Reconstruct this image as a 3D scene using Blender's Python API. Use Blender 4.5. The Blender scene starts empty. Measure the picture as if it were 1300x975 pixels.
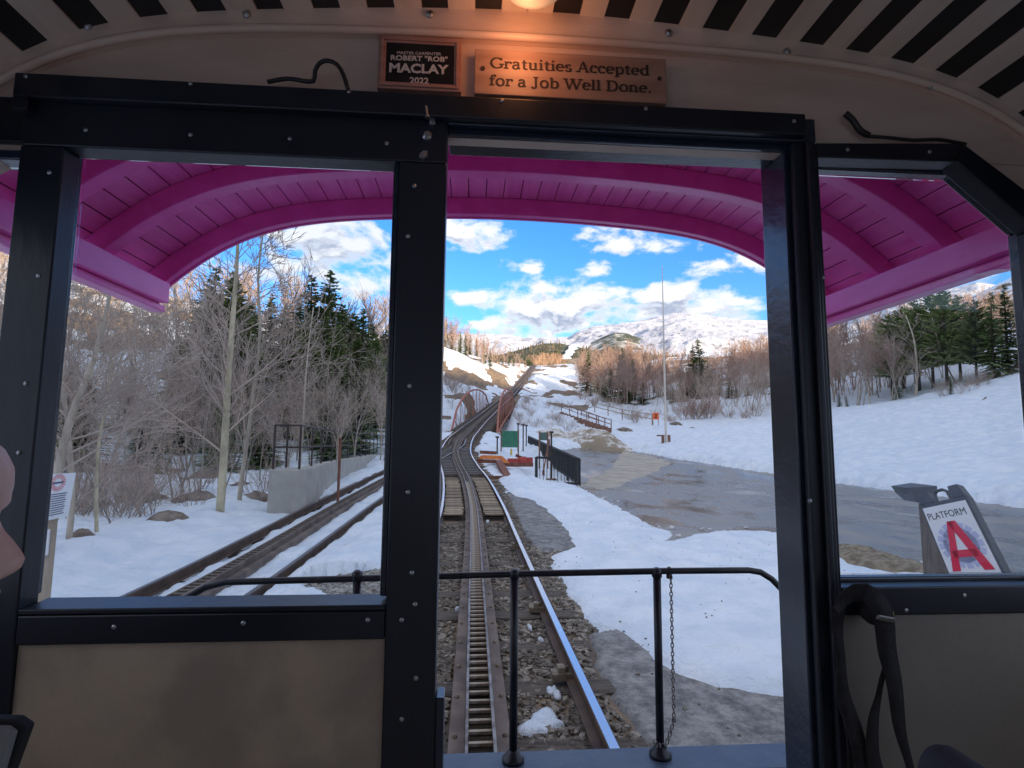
import bpy, math, random
import numpy as np
from mathutils import Vector
random.seed(7); rng = np.random.default_rng(7)
S = bpy.context.scene
COL = S.collection
R = math.radians

# ------------------------------------------------------------------ camera, sky, sun, exposure
CAM = np.array([-0.07, 0.0, 1.69])
FPX = 690.0
def nrm(v):
    v = np.array(v, float); return v/np.linalg.norm(v)
_F = nrm((-50, -73, FPX)); _R = nrm(np.cross(nrm((53, 6540, FPX)), _F)); _U = np.cross(_F, _R)
MW = np.array([_R, _F, _U])                       # rows: world axes seen in camera axes (right, up, forward)
cd = bpy.data.cameras.new('camera'); cam = bpy.data.objects.new('camera', cd); COL.objects.link(cam)
cd.sensor_width = 36; cd.lens = 36*FPX/1300; cd.clip_start = 0.02; cd.clip_end = 20000
from mathutils import Matrix
m = Matrix.Identity(4)
for i in range(3):
    m[i][0] = MW[i][0]; m[i][1] = MW[i][1]; m[i][2] = -MW[i][2]; m[i][3] = CAM[i]
cam.matrix_world = m
S.camera = cam
def ray(px, py): return MW @ np.array([px-650, 487.5-py, FPX])
def W(px, py, Y):
    d = ray(px, py); return CAM + d*(Y/d[1])
S.view_settings.view_transform = 'Standard'; S.view_settings.look = 'None'
S.view_settings.exposure = 2.28; S.view_settings.gamma = 1
SUN_EL, SUN_AZ = R(9), R(147)                     # azimuth measured clockwise from +Y
wd = bpy.data.worlds.new('World'); S.world = wd; wd.use_nodes = True
sun = bpy.data.lights.new('sun', 'SUN'); sun.energy = 2.0; sun.angle = R(0.5); sun.color = (1, .78, .55)
so = bpy.data.objects.new('sun', sun); COL.objects.link(so)
sd = Vector((math.sin(SUN_AZ)*math.cos(SUN_EL), math.cos(SUN_AZ)*math.cos(SUN_EL), math.sin(SUN_EL)))
so.rotation_euler = sd.to_track_quat('Z', 'Y').to_euler()

class NT:
    def __init__(s, nt): s.nt = nt; s.n = nt.nodes; s.l = nt.links
    def new(s, t, **kw):
        x = s.n.new(t)
        for k, v in kw.items(): setattr(x, k, v)
        return x
    def link(s, a, b): s.l.new(a, b)
    def put(s, sock, v):
        if hasattr(v, 'is_output') or isinstance(v, bpy.types.NodeSocket): s.l.new(v, sock)
        else: sock.default_value = v
    def math(s, op, a, b=0.0, c=0.0, clamp=False):
        x = s.new('ShaderNodeMath', operation=op, use_clamp=clamp)
        s.put(x.inputs[0], a); s.put(x.inputs[1], b); s.put(x.inputs[2], c); return x.outputs[0]
    def mix(s, f, a, b):
        x = s.new('ShaderNodeMix', data_type='RGBA'); s.put(x.inputs[0], f)
        s.put(x.inputs[6], a if not isinstance(a, tuple) else (*a[:3], 1)); s.put(x.inputs[7], b if not isinstance(b, tuple) else (*b[:3], 1))
        return x.outputs[2]
    def noise(s, vec, scale, detail=4, rough=.55, dist=0.0):
        x = s.new('ShaderNodeTexNoise'); 
        if vec is not None: s.link(vec, x.inputs['Vector'])
        x.inputs['Scale'].default_value = scale; x.inputs['Detail'].default_value = detail
        x.inputs['Roughness'].default_value = rough; x.inputs['Distortion'].default_value = dist
        return x.outputs['Fac']
    def ramp(s, fac, a, b):      # smooth step a..b
        x = s.new('ShaderNodeMapRange', interpolation_type='SMOOTHSTEP'); s.put(x.inputs[0], fac)
        x.inputs[1].default_value = a; x.inputs[2].default_value = b; return x.outputs[0]

def build_sky():
    T = NT(wd.node_tree); T.n.clear()
    out = T.new('ShaderNodeOutputWorld'); bg = T.new('ShaderNodeBackground'); bg.inputs[1].default_value = 0.12
    sky = T.new('ShaderNodeTexSky', sky_type='NISHITA', sun_disc=False, sun_elevation=R(16), sun_rotation=SUN_AZ, altitude=900, air_density=1.0, dust_density=0.3, ozone_density=3.0)
    sky.sun_elevation = SUN_EL
    hs = T.new('ShaderNodeHueSaturation'); hs.inputs['Saturation'].default_value = 1.22; hs.inputs['Value'].default_value = .69; hs.inputs['Hue'].default_value = .513
    T.link(sky.outputs[0], hs.inputs['Color'])
    tc = T.new('ShaderNodeTexCoord'); sp = T.new('ShaderNodeSeparateXYZ'); T.link(tc.outputs['Generated'], sp.inputs[0])
    az = T.math('ARCTAN2', sp.outputs[0], sp.outputs[1]); el = T.math('ARCSINE', sp.outputs[2])
    def dens(elv):
        cv = T.new('ShaderNodeCombineXYZ'); T.link(az, cv.inputs[0]); T.put(cv.inputs[1], T.math('MULTIPLY', elv, 1.9))
        n1 = T.noise(cv.outputs[0], 9.5, 11, .60, .2); n2 = T.noise(cv.outputs[0], 3.2, 3, .5)
        tot = None
        for (px, py, wx, wy, s) in BLOBS:
            d = ray(px, py); d = d/np.linalg.norm(d); a0 = math.atan2(d[0], d[1]); e0 = math.asin(d[2])
            u = T.math('MULTIPLY', T.math('SUBTRACT', az, a0), FPX/wx/1.1); v = T.math('MULTIPLY', T.math('SUBTRACT', elv, e0), FPX/wy/1.1)
            r2 = T.math('ADD', T.math('MULTIPLY', u, u), T.math('MULTIPLY', v, v))
            b = T.math('MULTIPLY', T.math('SUBTRACT', 1.0, r2, clamp=True), s)
            tot = b if tot is None else T.math('MAXIMUM', tot, b)
        # sky outside the view: broad cloud cover added to whiten the skylight
        g = T.ramp(T.math('ABSOLUTE', az), .75, 1.1)
        hi = T.ramp(elv, .42, .62); g = T.math('MAXIMUM', g, hi)
        glob = T.math('MULTIPLY', T.ramp(n2, .30, .48), T.math('MULTIPLY', g, 1.1))
        tot = T.math('MAXIMUM', tot, glob)
        return T.math('ADD', T.math('MULTIPLY', tot, .49), T.math('MULTIPLY', T.math('SUBTRACT', n1, .5), 2.1))
    d0 = dens(el); d1 = dens(T.math('ADD', el, .02))
    cover = T.ramp(d0, .14, .46)
    lit = T.ramp(T.math('SUBTRACT', d0, d1), -.10, .16)
    thick = T.ramp(d0, .26, .6)
    shade = T.math('MULTIPLY', thick, T.math('SUBTRACT', 1.0, lit))
    # cloud tone is taken relative to the sky so it follows the exposure
    ccol = T.mix(shade, CLOUD_HI, CLOUD_LO)
    final = T.mix(T.math('MULTIPLY', cover, .95), hs.outputs[0], ccol)
    T.link(final, bg.inputs[0]); T.link(bg.outputs[0], out.inputs[0])
CLOUD_HI = (1.85, 1.86, 1.9); CLOUD_LO = (.78, .87, 1.12)
BLOBS = [(695, 390, 105, 40, 1.15), (655, 412, 70, 24, 1.1), (765, 406, 100, 20, 1.0), (745, 378, 60, 22, .8), (596, 378, 38, 17, .9), (855, 372, 55, 22, .95), (915, 385, 55, 26, 1.0), (830, 398, 60, 16, .85), (800, 305, 80, 18, .72),
         (760, 296, 50, 22, .55), (600, 298, 60, 26, .8), (678, 338, 20, 12, .6), (756, 340, 28, 13, .72), (905, 345, 50, 14, .65), (955, 338, 40, 14, .7), (400, 320, 150, 60, .85), (470, 360, 80, 30, 1.0),
         (350, 300, 60, 35, .65), (640, 418, 50, 12, .9), (1150, 395, 120, 40, .5), (870, 300, 60, 25, .45), (1230, 345, 60, 30, .6)]
build_sky()

# ------------------------------------------------------------------ materials
MATS = {}
def mat(name, col, rough=.6, metal=0.0, col2=None, nscale=6.0, bump=0.0, bscale=None, detail=5, stretch=None, lo=.35, hi=.65, rough2=None, emit=None, spec=None, coat=0.0, objrand=0.0, world=False, trans=0.0, nrough=.55):
    if name in MATS: return MATS[name]
    M = bpy.data.materials.new(name); M.use_nodes = True; T = NT(M.node_tree); b = T.n['Principled BSDF']
    b.inputs['Roughness'].default_value = rough; b.inputs['Metallic'].default_value = metal
    if spec is not None: b.inputs['Specular IOR Level'].default_value = spec
    if coat: b.inputs['Coat Weight'].default_value = coat; b.inputs['Coat Roughness'].default_value = .15
    vec = None
    if world:
        g = T.new('ShaderNodeNewGeometry'); vec = g.outputs['Position']
    else:
        g = T.new('ShaderNodeTexCoord'); vec = g.outputs['Object']
    if stretch:
        mp = T.new('ShaderNodeMapping'); T.link(vec, mp.inputs[0]); mp.inputs['Scale'].default_value = stretch; vec = mp.outputs[0]
    c = (*col, 1)
    if col2 is not None:
        n = T.noise(vec, nscale, detail, nrough); f = T.ramp(n, lo, hi); cs = T.mix(f, col, col2)
        if rough2 is not None:
            mr = T.new('ShaderNodeMapRange'); T.link(f, mr.inputs[0]); mr.inputs[3].default_value = rough; mr.inputs[4].default_value = rough2
            T.link(mr.outputs[0], b.inputs['Roughness'])
    else: cs = None
    if objrand:
        oi = T.new('ShaderNodeObjectInfo'); mr = T.new('ShaderNodeMapRange'); T.link(oi.outputs['Random'], mr.inputs[0])
        mr.inputs[3].default_value = 1-objrand; mr.inputs[4].default_value = 1+objrand
        hs = T.new('ShaderNodeHueSaturation')
        if cs is not None: T.link(cs, hs.inputs['Color'])
        else: hs.inputs['Color'].default_value = c
        T.link(mr.outputs[0], hs.inputs['Value']); cs = hs.outputs[0]
    if cs is not None: T.link(cs, b.inputs['Base Color'])
    else: b.inputs['Base Color'].default_value = c
    if bump:
        bn = T.noise(vec, bscale or nscale*3, 6, .6); bp = T.new('ShaderNodeBump'); bp.inputs['Strength'].default_value = 1.0
        bp.inputs['Distance'].default_value = bump; T.link(bn, bp.inputs['Height']); T.link(bp.outputs[0], b.inputs['Normal'])
    if emit: b.inputs['Emission Color'].default_value = (*emit[:3], 1); b.inputs['Emission Strength'].default_value = emit[3]
    MATS[name] = M; return M

# ------------------------------------------------------------------ mesh helpers
ORIG = {}
def link(o, parent=None):
    COL.objects.link(o)
    if parent is not None: o.parent = parent
    return o
def tag(o, label=None, cat=None, group=None, kind=None):
    if label: o['label'] = label
    if cat: o['category'] = cat
    if group: o['group'] = group
    if kind: o['kind'] = kind
    return o
def thing(name, label, cat, loc=(0, 0, 0), group=None):
    o = bpy.data.objects.new(name, None); o.empty_display_size = .1; COL.objects.link(o); o.location = tuple(float(v) for v in loc)
    ORIG[o.name] = np.array([float(v) for v in loc]); return tag(o, label, cat, group)
class MB:
    def __init__(s): s.v = []; s.f = []
    def add(s, vs, fs):
        k = len(s.v); s.v += [tuple(map(float, p)) for p in vs]; s.f += [tuple(i+k for i in f) for f in fs]; return s
    def box(s, a, b):
        x0, y0, z0 = a; x1, y1, z1 = b
        return s.add([(x0,y0,z0),(x1,y0,z0),(x1,y1,z0),(x0,y1,z0),(x0,y0,z1),(x1,y0,z1),(x1,y1,z1),(x0,y1,z1)],
                     [(0,3,2,1),(4,5,6,7),(0,1,5,4),(1,2,6,5),(2,3,7,6),(3,0,4,7)])
    def beam(s, p, q, w, h, up=(0, 0, 1)):
        p = np.array(p, float); q = np.array(q, float); d = nrm(q-p); up = np.array(up, float)
        if abs(d @ up) > .98: up = np.array([0, 1., 0])
        r = nrm(np.cross(d, up)); u = np.cross(r, d)
        c = [(-1,-1),(1,-1),(1,1),(-1,1)]
        vs = [p + r*w/2*a + u*h/2*b for a, b in c] + [q + r*w/2*a + u*h/2*b for a, b in c]
        return s.add(vs, [(0,3,2,1),(4,5,6,7),(0,1,5,4),(1,2,6,5),(2,3,7,6),(3,0,4,7)])
    def prism(s, poly, y0, y1):          # polygon of (x, z) extruded along y
        n = len(poly); vs = [(x, y0, z) for x, z in poly] + [(x, y1, z) for x, z in poly]
        return s.add(vs, [tuple(range(n)), tuple(range(2*n-1, n-1, -1))] + [(i, i+n, (i+1) % n+n, (i+1) % n) for i in range(n)])
    def zprism(s, poly, z0, z1):
        n = len(poly); vs = [(x, y, z0) for x, y in poly] + [(x, y, z1) for x, y in poly]
        return s.add(vs, [tuple(range(n-1, -1, -1)), tuple(range(n, 2*n))] + [(i, (i+1) % n, (i+1) % n+n, i+n) for i in range(n)])
    def tube(s, pts, r, n=8, cap=True):
        pts = [np.array(p, float) for p in pts]; N = len(pts)
        rs = r if hasattr(r, '__len__') else [r]*N
        d0 = nrm(pts[1]-pts[0]); a = np.array([0, 0, 1.]) if abs(d0[2]) < .9 else np.array([1., 0, 0])
        u = nrm(np.cross(d0, a)); vs = []
        for i, p in enumerate(pts):
            d = nrm(pts[min(i+1, N-1)]-pts[max(i-1, 0)]); u = nrm(u - d*(u @ d)); w = np.cross(d, u)
            for k in range(n):
                t = 2*math.pi*k/n; vs.append(p + (u*math.cos(t)+w*math.sin(t))*rs[i])
        fs = [(i*n+k, i*n+(k+1) % n, (i+1)*n+(k+1) % n, (i+1)*n+k) for i in range(N-1) for k in range(n)]
        if cap: fs += [tuple(range(n-1, -1, -1)), tuple((N-1)*n+k for k in range(n))]
        return s.add(vs, fs)
    def lathe(s, prof, c, n=16, axis=2):   # profile (r, h)
        vs = []; fs = []
        for r, h in prof:
            for k in range(n):
                t = 2*math.pi*k/n; q = [r*math.cos(t), r*math.sin(t)]; p = [0, 0, 0]; j = [i for i in range(3) if i != axis]
                p[j[0]] = q[0]; p[j[1]] = q[1]; p[axis] = h; vs.append(np.array(p)+np.array(c))
        for i in range(len(prof)-1):
            for k in range(n): fs.append((i*n+k, i*n+(k+1) % n, (i+1)*n+(k+1) % n, (i+1)*n+k))
        fs += [tuple(range(n-1, -1, -1)), tuple((len(prof)-1)*n+k for k in range(n))]
        return s.add(vs, fs)
    def mesh(s, name, m, off=(0, 0, 0), smooth=False):
        me = bpy.data.meshes.new(name); v = np.array(s.v)-np.array(off)
        me.from_pydata(v.tolist(), [], s.f); me.materials.append(m)
        if smooth: me.polygons.foreach_set('use_smooth', [True]*len(me.polygons))
        me.update(); return me
    def build(s, name, m, parent=None, smooth=False, bevel=0, label=None, kind=None):
        off = ORIG[parent.name] if parent is not None else (0, 0, 0)
        o = bpy.data.objects.new(name, s.mesh(name, m, off, smooth)); link(o, parent)
        ORIG[o.name] = np.array(off, float)
        if bevel:
            b = o.modifiers.new('bevel', 'BEVEL'); b.width = bevel; b.segments = 2; b.limit_method = 'ANGLE'
            b.harden_normals = False
        return tag(o, label, kind=kind)
def inst(me, name, loc, parent=None, rotz=0, scale=1.0, rot=None):
    o = bpy.data.objects.new(name, me); o.location = tuple(float(v) for v in loc); o.rotation_euler = rot or (0, 0, rotz)
    o.scale = (scale,)*3 if not hasattr(scale, '__len__') else scale
    return link(o, parent)
def grid_mesh(name, P, keep, m, smooth=True):
    """P (n,m,3) grid; keep (n-1,m-1) mask"""
    n, k = P.shape[:2]; idx = np.arange(n*k).reshape(n, k)
    q = np.stack([idx[:-1, :-1], idx[1:, :-1], idx[1:, 1:], idx[:-1, 1:]], -1)[keep]
    used = np.zeros(n*k, bool); used[q.ravel()] = True; mp = np.cumsum(used)-1
    v = P.reshape(-1, 3)[used]; q = mp[q]
    me = bpy.data.meshes.new(name); me.vertices.add(len(v)); me.vertices.foreach_set('co', v.astype(np.float32).ravel())
    me.loops.add(q.size); me.loops.foreach_set('vertex_index', q.ravel().astype(np.int32))
    me.polygons.add(len(q)); me.polygons.foreach_set('loop_start', np.arange(0, q.size, 4, dtype=np.int32)); me.polygons.foreach_set('loop_total', np.full(len(q), 4, np.int32))
    me.materials.append(m); me.update(calc_edges=True)
    if smooth: me.polygons.foreach_set('use_smooth', np.ones(len(q), bool))
    o = bpy.data.objects.new(name, me); COL.objects.link(o); return o
# numpy noise
_perm = rng.random((256, 256))
def vnoise(x, y):
    xi = np.floor(x).astype(int); yi = np.floor(y).astype(int); fx = x-xi; fy = y-yi
    fx = fx*fx*(3-2*fx); fy = fy*fy*(3-2*fy); g = lambda a, b: _perm[a % 256, b % 256]
    return (g(xi, yi)*(1-fx)+g(xi+1, yi)*fx)*(1-fy)+(g(xi, yi+1)*(1-fx)+g(xi+1, yi+1)*fx)*fy
def fbm(x, y, o=4, lac=2.03, gain=.5):
    s = 0; a = 1; t = 0
    for i in range(o): s = s+a*vnoise(x+17.3*i, y-9.1*i); t += a; a *= gain; x = x*lac; y = y*lac
    return s/t
def sstep(a, b, x): t = np.clip((x-a)/(b-a), 0, 1); return t*t*(3-2*t)

# ------------------------------------------------------------------ track centre lines (x, y, z of the rail top)
def crom(P, step=.25):
    P = np.array(P, float); d = np.concatenate([[0], np.cumsum(np.linalg.norm(np.diff(P, axis=0), axis=1))])
    T = np.zeros_like(P); T[1:-1] = (P[2:]-P[:-2])/(d[2:]-d[:-2])[:, None]; T[0] = (P[1]-P[0])/(d[1]-d[0]); T[-1] = (P[-1]-P[-2])/(d[-1]-d[-2])
    out = []
    for i in range(len(P)-1):
        L = d[i+1]-d[i]; n = max(2, int(L/step))
        for k in range(n):
            t = k/n; out.append(P[i]*(2*t**3-3*t*t+1)+T[i]*L*(t**3-2*t*t+t)+P[i+1]*(-2*t**3+3*t*t)+T[i+1]*L*(t**3-t*t))
    out.append(P[-1]); return np.array(out)
def P3(px, py, Y): return tuple(W(px, py, Y))
MAIN = crom([(0, -14, 0), (0, -4, 0), (0, 2, 0), (0, 6, 0), (0, 10, 0.02), (-.05, 14, .16), P3(591.5, 607, 18.5), P3(583, 590, 22.5), P3(578.5, 573, 27.5), P3(584, 557.5, 32.5), P3(594, 547, 39), P3(606, 536, 49), P3(620, 524, 62), P3(635, 511, 78), P3(649, 499, 96), P3(661, 485, 125), P3(676, 466, 190), P3(679, 463, 215), P3(680, 464, 240)], .5)
SIDE = crom([(-4.2, -14, -.3), (-3.9, 0, -.3), (-3.62, 7.2, -.25), (-3.28, 14, .12), (-2.92, 19, .42), (-2.3, 24, .85), P3(570, 566, 30), P3(576, 557, 33)], .5)
def tr_at(TR, y, c): return np.interp(y, TR[:, 1], TR[:, c])

# ------------------------------------------------------------------ terrain height field from measured points
ctl = [(0, -14, -.25), (0, 0, -.25), (0, 5, -.25), (0, 10, -.22), (1.6, 3, -.22), (3, 3, -.2), (6, 3, -.25), (12, 3, -.3), (20, 2, -.3), (1.6, 8, -.22), (4, 8, -.22), (8, 8, -.28), (2.2, 14, -.1), (6, 14, -.2), (12, 12, -.25), (5, 20, -.05), (8, 20, -.15),
       (-3.8, 0, -.5), (-6, 0, -.6), (-6.5, 6, -.6), (-5.5, 10, -.35), (-10, 4, -.9), (-20, 0, -1.5), (-40, -10, 3), (-30, -40, 4), (30, -40, 4), (30, -10, 0), (60, 0, 6), (80, -60, 10), (-80, -60, 10), (0, -40, 0), (0, -90, 4),
       (-80, 20, 14), (90, 30, 22)]
for px, py, Y in [(979, 601, 28), (857, 583, 36), (787, 569, 46), (1060, 613, 24), (1300, 646, 14.5), (735, 612, 25), (710, 577, 40), (760, 545, 55), (730, 540, 58), (860, 540, 60), (975, 530, 62), (900, 560, 45), (1060, 521, 58), (1200, 501, 52), (1290, 482, 46), (1180, 560, 32), (1295, 575, 24),
                  (800, 528, 75), (740, 512, 88), (735, 498, 125), (710, 478, 165), (700, 495, 110), (690, 463, 200), (640, 461, 205), (720, 462, 200), (660, 505, 75), (700, 525, 64), (672, 545, 52), (645, 562, 42), (655, 540, 50), (620, 575, 32), (650, 600, 26), (600, 560, 36), (590, 560, 40), (612, 548, 48),
                  (570, 520, 60), (560, 480, 85), (575, 446, 112), (620, 456, 145), (655, 466, 175), (600, 500, 90), (640, 490, 110), (500, 430, 120), (540, 440, 115),
                  (300, 622, 20), (345, 645, 13), (200, 655, 16), (100, 668, 13), (60, 700, 9), (240, 640, 17), (180, 600, 28), (300, 585, 32), (400, 585, 30), (80, 610, 22), (200, 540, 42), (350, 530, 50), (450, 520, 60), (60, 520, 36), (250, 470, 68), (120, 450, 60), (400, 450, 95), (300, 400, 120), (100, 350, 100),
                  (880, 480, 120), (980, 470, 110), (1100, 460, 100), (1250, 430, 95), (800, 490, 125), (850, 455, 200), (1000, 440, 190), (1250, 400, 180)]:
    p = W(px, py, Y); ctl.append(tuple(p))
ctl += [(0, 320, 22), (120, 330, 40), (-120, 330, 55), (200, 150, 75), (-200, 150, 70), (20, 270, 27)]
ctl = np.array(ctl)
def _phi(r): return r   # biharmonic-like linear kernel: stays tame between points
def rbf_fit(P, z, lam=.25):
    D = np.hypot(P[:, None, 0]-P[None, :, 0], P[:, None, 1]-P[None, :, 1]); D = np.sqrt(D*D+4.0)
    n = len(P); A = np.zeros((n+3, n+3)); A[:n, :n] = D-lam*np.eye(n); A[:n, n] = 1; A[:n, n+1:] = P; A[n, :n] = 1; A[n+1:, :n] = P.T
    return np.linalg.solve(A, np.concatenate([z, [0, 0, 0]]))
RC = rbf_fit(ctl[:, :2], ctl[:, 2])
def H(x, y, detail=True):
    x = np.asarray(x, float); y = np.asarray(y, float); sh = x.shape; xf = x.ravel(); yf = y.ravel(); z = np.zeros_like(xf); n = len(ctl)
    for s in range(0, len(xf), 40000):
        a = xf[s:s+40000]; b = yf[s:s+40000]; D = np.sqrt((a[:, None]-ctl[None, :, 0])**2+(b[:, None]-ctl[None, :, 1])**2+4.0)
        z[s:s+40000] = D @ RC[:n]+RC[n]+RC[n+1]*a+RC[n+2]*b
    z = z.reshape(sh)
    if detail:
        r = np.hypot(x, y); far = sstep(30, 90, r)
        z = z+(fbm(x*.25, y*.25, 3)-.5)*(.10+.5*far)*sstep(3, 8, r)+far*(fbm(x*.06+5, y*.06, 3)-.5)*2.0
    for TR, w0, w1, bed in ((SIDE, 1.3, 3.0, .33), (MAIN, 1.35, 3.4, .22)):
        xc = tr_at(TR, y, 0); zc = tr_at(TR, y, 2)-bed
        k = 1-sstep(w0, w1, np.abs(x-xc))
        if TR is SIDE: k = k*(y < 33)
        gap = sstep(41, 46, y)*(1-sstep(80, 86, y)) if TR is MAIN else 0
        zc = zc-gap*2.2
        if TR is MAIN: k = k*(1-.0*gap)
        z = z*(1-k)+zc*k
    return z
def h1(x, y): return float(H(np.array([x]), np.array([y]))[0])
_ts = np.geomspace(1.5, 420, 900)
def hit(px, py):
    d = ray(px, py); d = d/d[1] if d[1] > .05 else d/np.hypot(d[0], d[1])
    p = CAM[None]+d[None]*_ts[:, None]; g = p[:, 2]-H(p[:, 0], p[:, 1]); i = np.argmax(g < 0)
    if g[i] >= 0: i = len(_ts)-1
    a = g[i-1]/(g[i-1]-g[i]) if g[i] < 0 else 1
    return p[i-1]+(p[i]-p[i-1])*a
def hitpoly(L): return np.array([hit(a, b)[:2] for a, b in L])
def sdist(x, y, poly, closed=True):
    """signed distance, positive inside"""
    n = len(poly); d = np.full(x.shape, 1e9); ins = np.zeros(x.shape, bool)
    for i in range(n if closed else n-1):
        a = poly[i]; b = poly[(i+1) % n]; e = b-a; L = e @ e+1e-12
        t = np.clip(((x-a[0])*e[0]+(y-a[1])*e[1])/L, 0, 1); d = np.minimum(d, np.hypot(x-a[0]-t*e[0], y-a[1]-t*e[1]))
        c = ((a[1] > y) != (b[1] > y)); xs = a[0]+(y-a[1])/(b[1]-a[1]+1e-12)*e[0]; ins ^= c & (x < xs)
    return np.where(ins, d, -d) if closed else d
az = np.concatenate([np.arange(-180, -58, 3.0), np.arange(-56, 64, .2), np.arange(64, 181, 3.0)]); rad = np.geomspace(1.3, 520, 500)
AZ, RD = np.meshgrid(np.radians(az), rad, indexing='ij'); GX = RD*np.sin(AZ); GY = RD*np.cos(AZ)
GZ = H(GX, GY)

# regions of the ground (pixel outlines projected on the terrain)
LOT = hitpoly([(712, 580), (705, 573), (735, 568), (787, 569), (820, 575), (857, 583), (920, 592), (979, 601), (1060, 613), (1180, 628), (1300, 646), (1360, 656)])
LOTN = hitpoly([(1172, 724), (1120, 707), (1067, 698), (1020, 686), (979, 677), (944, 674), (909, 676), (867, 684), (841, 690), (853, 681), (850, 676), (829, 669), (808, 656), (784, 642), (759, 632), (736, 620)])
LOTP = np.array(list(LOT)+[(26, 8), (24, 3), (10, 3.2)]+list(LOTN))
DRY = hitpoly([(791, 571), (822, 578), (853, 588), (838, 596), (822, 604), (795, 612), (763, 622), (738, 617), (752, 608), (770, 600), (784, 583)])
PLATN = hitpoly([(750, 806), (755, 840), (768, 870), (785, 900), (812, 928), (822, 942)])
PLAT = np.array(list(PLATN)+[(1.35, 1.5), (9, 1.5), (9, 3.0)]+list(hitpoly([(1040, 880), (993, 870), (907, 858), (856, 843), (825, 823), (790, 800)])))
PL2 = hitpoly([(640, 622), (646, 630), (660, 663), (672, 689), (690, 702), (730, 700), (740, 683), (716, 655), (690, 638), (655, 622)])
BARE = np.array([(-1.25, -14), (-1.25, 3), (-1.3, 9), (-1.3, 14), (-1.5, 20)]+[(tr_at(MAIN, y, 0)-1.15, y) for y in (24, 30, 36, 50, 64, 80, 100, 130, 180, 230)]+[(tr_at(MAIN, y, 0)+1.1, y) for y in (230, 180, 130, 100, 80, 64, 50, 36, 30)]
        +list(hitpoly([(616, 596), (629, 608), (646, 629), (677, 638), (704, 662), (723, 683), (727, 697), (698, 710), (704, 731), (723, 762), (742, 787), (762, 803), (780, 805), (801, 815), (825, 843), (856, 863), (880, 870), (907, 879), (942, 884), (993, 891), (1090, 905)]))+[(9, 2.2), (9, -14)])
GRAV = hitpoly([(380, 748), (400, 738), (450, 730), (500, 722), (520, 745), (500, 775), (430, 775), (385, 765)])
FOOT = []
for (x0_, y0_, x1_, y1_) in ((2.6, 9.5, 4.6, 4.6), (3.3, 12.5, 7.2, 7.6), (6.5, 5.2, 9.5, 10.5)):
    L_ = math.hypot(x1_-x0_, y1_-y0_); n_ = int(L_/.38); dx_, dy_ = (x1_-x0_)/L_, (y1_-y0_)/L_
    for k_ in range(n_): FOOT.append((x0_+dx_*k_*.38-dy_*.11*(-1)**k_+random.uniform(-.04, .04), y0_+dy_*k_*.38+dx_*.11*(-1)**k_+random.uniform(-.04, .04), math.atan2(-dx_, dy_)+random.uniform(-.2, .2)))
def snow_t(x, y, z):
    r = np.hypot(x, y)
    wob = (fbm(x*2.6, y*2.6, 6, 2.1, .6)-.5)*.42*np.clip(r/8, .6, 3)
    sd = np.minimum(-sdist(x, y, BARE), -sdist(x, y, LOTP)); sd = np.minimum(sd, -sdist(x, y, GRAV))
    base = .10+.08*fbm(x*.5, y*.5, 2)+.02*sstep(6, 20, r)
    e = sd+wob*.45
    t = np.where(e > 0, base*(1-np.exp(-np.maximum(e, 0)/(.09*np.maximum(1, r/3.5)))), e*.5)
    t = t+np.where(e > 0, ((fbm(x*1.6, y*1.6, 5)-.5)*.18*np.clip(r/8, .5, 2.2)+(fbm(x*4+7, y*4, 3)-.5)*.05)*sstep(0, .6, e), 0)
    t = t+np.where(e > 0, (fbm(x*.35+9, y*1.5, 4)-.5)*.22*sstep(12, 26, r)*sstep(0, 1.2, e), 0)
    # side track: snow kept just under the rail heads
    kx = np.abs(x-tr_at(SIDE, y, 0)); k = (1-sstep(1.5, 2.4, kx))*(y < 30)
    melt = np.minimum(np.abs(kx-.76), kx*1.0)
    ts = .22-.20*np.exp(-(melt/.10)**2)*(.6+.9*fbm(x*2, y*2, 2))+(fbm(x*2.2, y*2.2, 3)-.5)*.16
    ts = np.where(e > 0, ts, t); t = t*(1-k)+ts*k
    # ploughed bank along the far side of the lot
    far = sdist(x, y, LOT, closed=False); bank = np.where(e > 0, np.exp(-((far-1.1)/1.0)**2)*(.55+.5*fbm(x*.9, y*.9, 3)), 0)*(y > 8); t = t+bank*.5
    for fx, fy, fa in FOOT:
        m_ = (np.abs(x-fx) < .5) & (np.abs(y-fy) < .5)
        if m_.any():
            ux_, uy_ = math.cos(fa), math.sin(fa); a_ = (x[m_]-fx)*ux_+(y[m_]-fy)*uy_; b_ = -(x[m_]-fx)*uy_+(y[m_]-fy)*ux_; q_ = (a_/.07)**2+(b_/.16)**2; t[m_] = t[m_]-np.where(t[m_] > .04, .05*np.exp(-q_**2)-.012*np.exp(-(q_-2.2)**2), 0)
    # melted patches on the banks beside the line
    p = fbm(x*.16+3, y*.11, 5); reg = sstep(52, 66, y)*(1-sstep(9, 16, x-tr_at(MAIN, y, 0)))
    p = p+.045*(1-sstep(-6, 0, x-tr_at(MAIN, y, 0)))*(1-sstep(85, 100, y))
    t = np.where(reg > .1, t-reg*.6*sstep(.56, .62, 1-p+.02), t)
    lf = sstep(-7, -11, x)*(y > 4)*(1-sstep(24, 34, y)); q = fbm(x*.5, y*.5, 4); t = t-lf*.4*sstep(.42, .55, q)*(1-sstep(0,1,reg))
    wr = sstep(78, 92, y)*sstep(12, 22, x-tr_at(MAIN, y, 0)); t = t-wr*.35*sstep(.45, .58, fbm(x*.2, y*.2, 4))
    return t
ST = snow_t(GX, GY, GZ)
m_ground = mat('ground_earth', (.12, .095, .075), .9, col2=(.25, .185, .125), nscale=1.3, bump=.05, bscale=5, world=True)
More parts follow.
